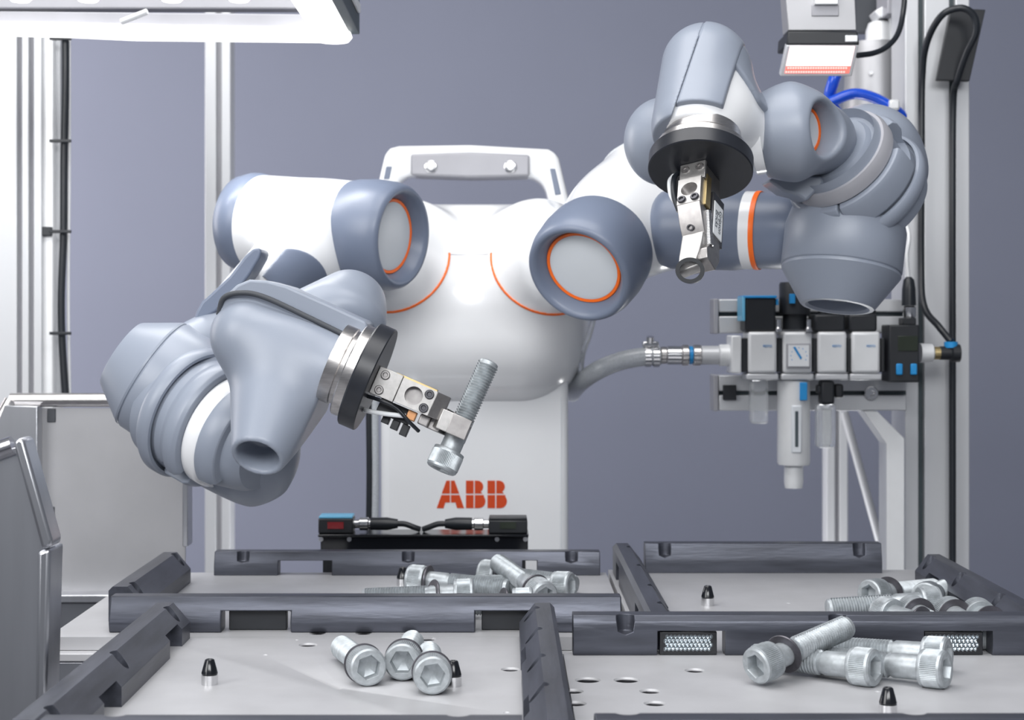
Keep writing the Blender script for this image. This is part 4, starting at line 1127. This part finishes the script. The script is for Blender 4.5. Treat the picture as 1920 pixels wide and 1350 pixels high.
MB(Matrix.Translation(P(625, 70, YL - 0.02))).lathe([(0, -0.006), (0.018, -0.005), (0.022, 0), (0.020, 0.006), (0, 0.006)], None, 28).build('end_knob', 'lamp_glow', lp, smooth=60)
for u in (38, 165, 322, 448):
    MB(Matrix.Translation(P(u, -4, 1.78))).lathe([(0, -0.006), (0.010, -0.004), (0.016, 0.003), (0.020, 0.016), (0.012, 0.03), (0, 0.03)], None, 28).build('bulb', 'lamp_glow', lp, smooth=60)
for u in (270,):
    MB(frame(P(u, 24, 1.78), (0.9, -0.2, 0.3), (0, 0, 1))).lathe([(0, -0.028), (0.0035, -0.028), (0.0035, 0.004), (0, 0.004)], None, 16).build('hook', 'alu_white', lp)
ld = bpy.data.lights.new('work_lamp_light', 'AREA'); ld.shape = 'RECTANGLE'; ld.size, ld.size_y, ld.energy = 0.35, 0.03, 1.0
lo = bpy.data.objects.new('work_lamp_light', ld); COL.objects.link(lo); lo.location = P(330, 78, YL - 0.01)

# ------------------------------------------------------------------ inspection light, top right
il = thing('inspection_light', P(1540, 60, 2.02), 'inspection light with glowing red and white panel over the raised arm', 'lamp')
Y1, Y2 = 2.0, 2.07
MB().prismpx([(1477, 58), (1608, 58), (1612, 84), (1475, 84)], Y1, Y2).build('lamp_body', 'black', il, 0.002)
MB().boxpx(1585, 66, 1608, 78, Y1 - 0.001, Y1 + 0.002).build('rating_plate', 'paper', il, 0.0006)
p00, p10, p11, p01 = P(1475, 85, Y1), P(1610, 85, Y1), P(1597, 143, Y2), P(1463, 143, Y2)
p11 = P(1597, 143, Y1 + 0.015); p01 = P(1463, 143, Y1 + 0.015)
nn = (p10 - p00).cross(p01 - p00).normalized()
if nn.y > 0: nn = -nn
fr_ = MB().add([p00, p10, p11, p01, p00 - nn * 0.012, p10 - nn * 0.012, p11 - nn * 0.012, p01 - nn * 0.012], [(0, 1, 2, 3), (7, 6, 5, 4), (0, 4, 5, 1), (1, 5, 6, 2), (2, 6, 7, 3), (3, 7, 4, 0)]).build('lamp_frame', 'alu', il, 0.001)
def q(s, t2, o=0.0): return p00 * (1 - s) * (1 - t2) + p10 * s * (1 - t2) + p11 * s * t2 + p01 * (1 - s) * t2 + nn * o
MB().add([q(.05, .03, .0006), q(.95, .03, .0006), q(.95, .66, .0006), q(.05, .66, .0006)], [(0, 1, 2, 3)]).build('led_field', 'led_glow', fr_, smooth=None)
m = MB(); m2 = MB()
MB().add([q(.05, .66, .0006), q(.95, .66, .0006), q(.95, .9, .0006), q(.05, .9, .0006)], [(0, 1, 2, 3)]).build('led_field', 'led_red', fr_, smooth=None)
for j in range(7):
    for i in range(24):
        s, t2 = 0.07 + 0.86 * (i + (0.5 if j % 2 else 0)) / 24.5, 0.08 + 0.78 * j / 6
        (m if t2 < 0.72 else m2).lathe([(0.0014, 0), (0.0010, 0.0008), (0, 0.0011)], frame(q(s, t2, 0.0006), nn, (1, 0, 0)), 6)
m.build('led_row', 'led_glow', fr_, smooth=60); m2.build('led_row', 'led_dot', fr_, smooth=60)
MB().prismpx([(1472, -30), (1602, -30), (1606, 57), (1478, 57)], Y1 + 0.02, Y1 + 0.06).build('mount_bracket', 'chute', il, 0.001)
MB().boxpx(1522, 8, 1573, 30, Y1 + 0.018, Y1 + 0.021).build('bracket_window', 'midgrey', il, 0.001)
MB().boxpx(1528, -20, 1572, 8, Y1 + 0.012, Y1 + 0.021).build('bracket_tab', 'alu_white', il, 0.001)
o = MB().tube(spline([P(1608, 104, 2.03), P(1640, 99, 2.05), P(1665, 86, 2.08), P(1684, 62, 2.10), P(1694, 20, 2.12), P(1698, -40, 2.12)]), 0.0036, 12).build('lamp_cable', 'cable', smooth=60)
tag(o, 'black cable leaving the inspection light in a curve', 'cable')
# feeder cylinder
fc = thing('feeder_cylinder', P(1640, 250, 2.35), 'grey metal cylinder with rounded knob behind the inspection light', 'cylinder')
MB(Matrix.Translation(P(1638, 252, 2.38))).lathe([(0, 0), (0.046, 0), (0.044, 0.04), (0.040, 0.12), (0.036, 0.133), (0, 0.133)], None, 48).build('cylinder_body', 'chute', fc, smooth=40)
MB(Matrix.Translation(P(1649, 82, 2.38))).lathe([(0, 0), (0.020, 0), (0.020, 0.018), (0.016, 0.030), (0.008, 0.034), (0, 0.034)], None, 32).build('knob', 'alu_white', fc, smooth=40)
MB().prismpx([(1640, 20), (1672, 2), (1690, 0), (1688, 80), (1672, 84), (1668, 30), (1648, 34)], 2.36, 2.40).build('bracket', 'alu_white', fc, 0.002)
MB().prismpx([(1664, -30), (1758, -30), (1752, 24), (1664, 26)], 2.33, 2.40).build('crossbeam', 'midgrey', fc, 0.002)
MB().boxpx(1606, -30, 1664, 60, 2.42, 2.44).build('back_plate', 'seam', fc)
for u, v in ((1632, 137), (1681, 84)):
    MB(frame(P(u, v, 2.338), (0, -1, 0), (1, 0, 0))).lathe([(0, 0), (0.003, 0), (0.003, 0.002), (0, 0.002)], None, 14).build('screw', 'chrome', fc)
o = MB().tube(spline([P(1572, 130, 2.25), P(1562, 155, 2.25), P(1556, 185, 2.26), P(1570, 215, 2.26)]), 0.0085, 14).build('air_hose', 'deepblue', smooth=60)
tag(o, 'blue hose hanging down beside the inspection light panel', 'hose')
o = MB().tube(spline([P(1555, 192, 2.24), P(1600, 176, 2.24), P(1640, 184, 2.24), P(1678, 206, 2.24), P(1700, 225, 2.25)]), 0.0075, 14).build('air_hose', 'deepblue', smooth=60)
tag(o, 'blue hose arching across the grey metal cylinder', 'hose')
MB().boxpx(1668, 186, 1688, 206, 2.225, 2.26).build('hose_joint', 'alu_white', None, 0.003)
tag(bpy.data.objects['hose_joint'], 'white connector at the end of the arching blue hose', 'connector')
# black plate on the post
o = MB().prismpx([(1783, 15), (1848, 18), (1818, 152), (1757, 150)], 2.205, 2.215).build('cover_plate', 'black', None, 0.001)
tag(o, 'slanted black plate fixed to the wide post by the looping air line', 'plate')
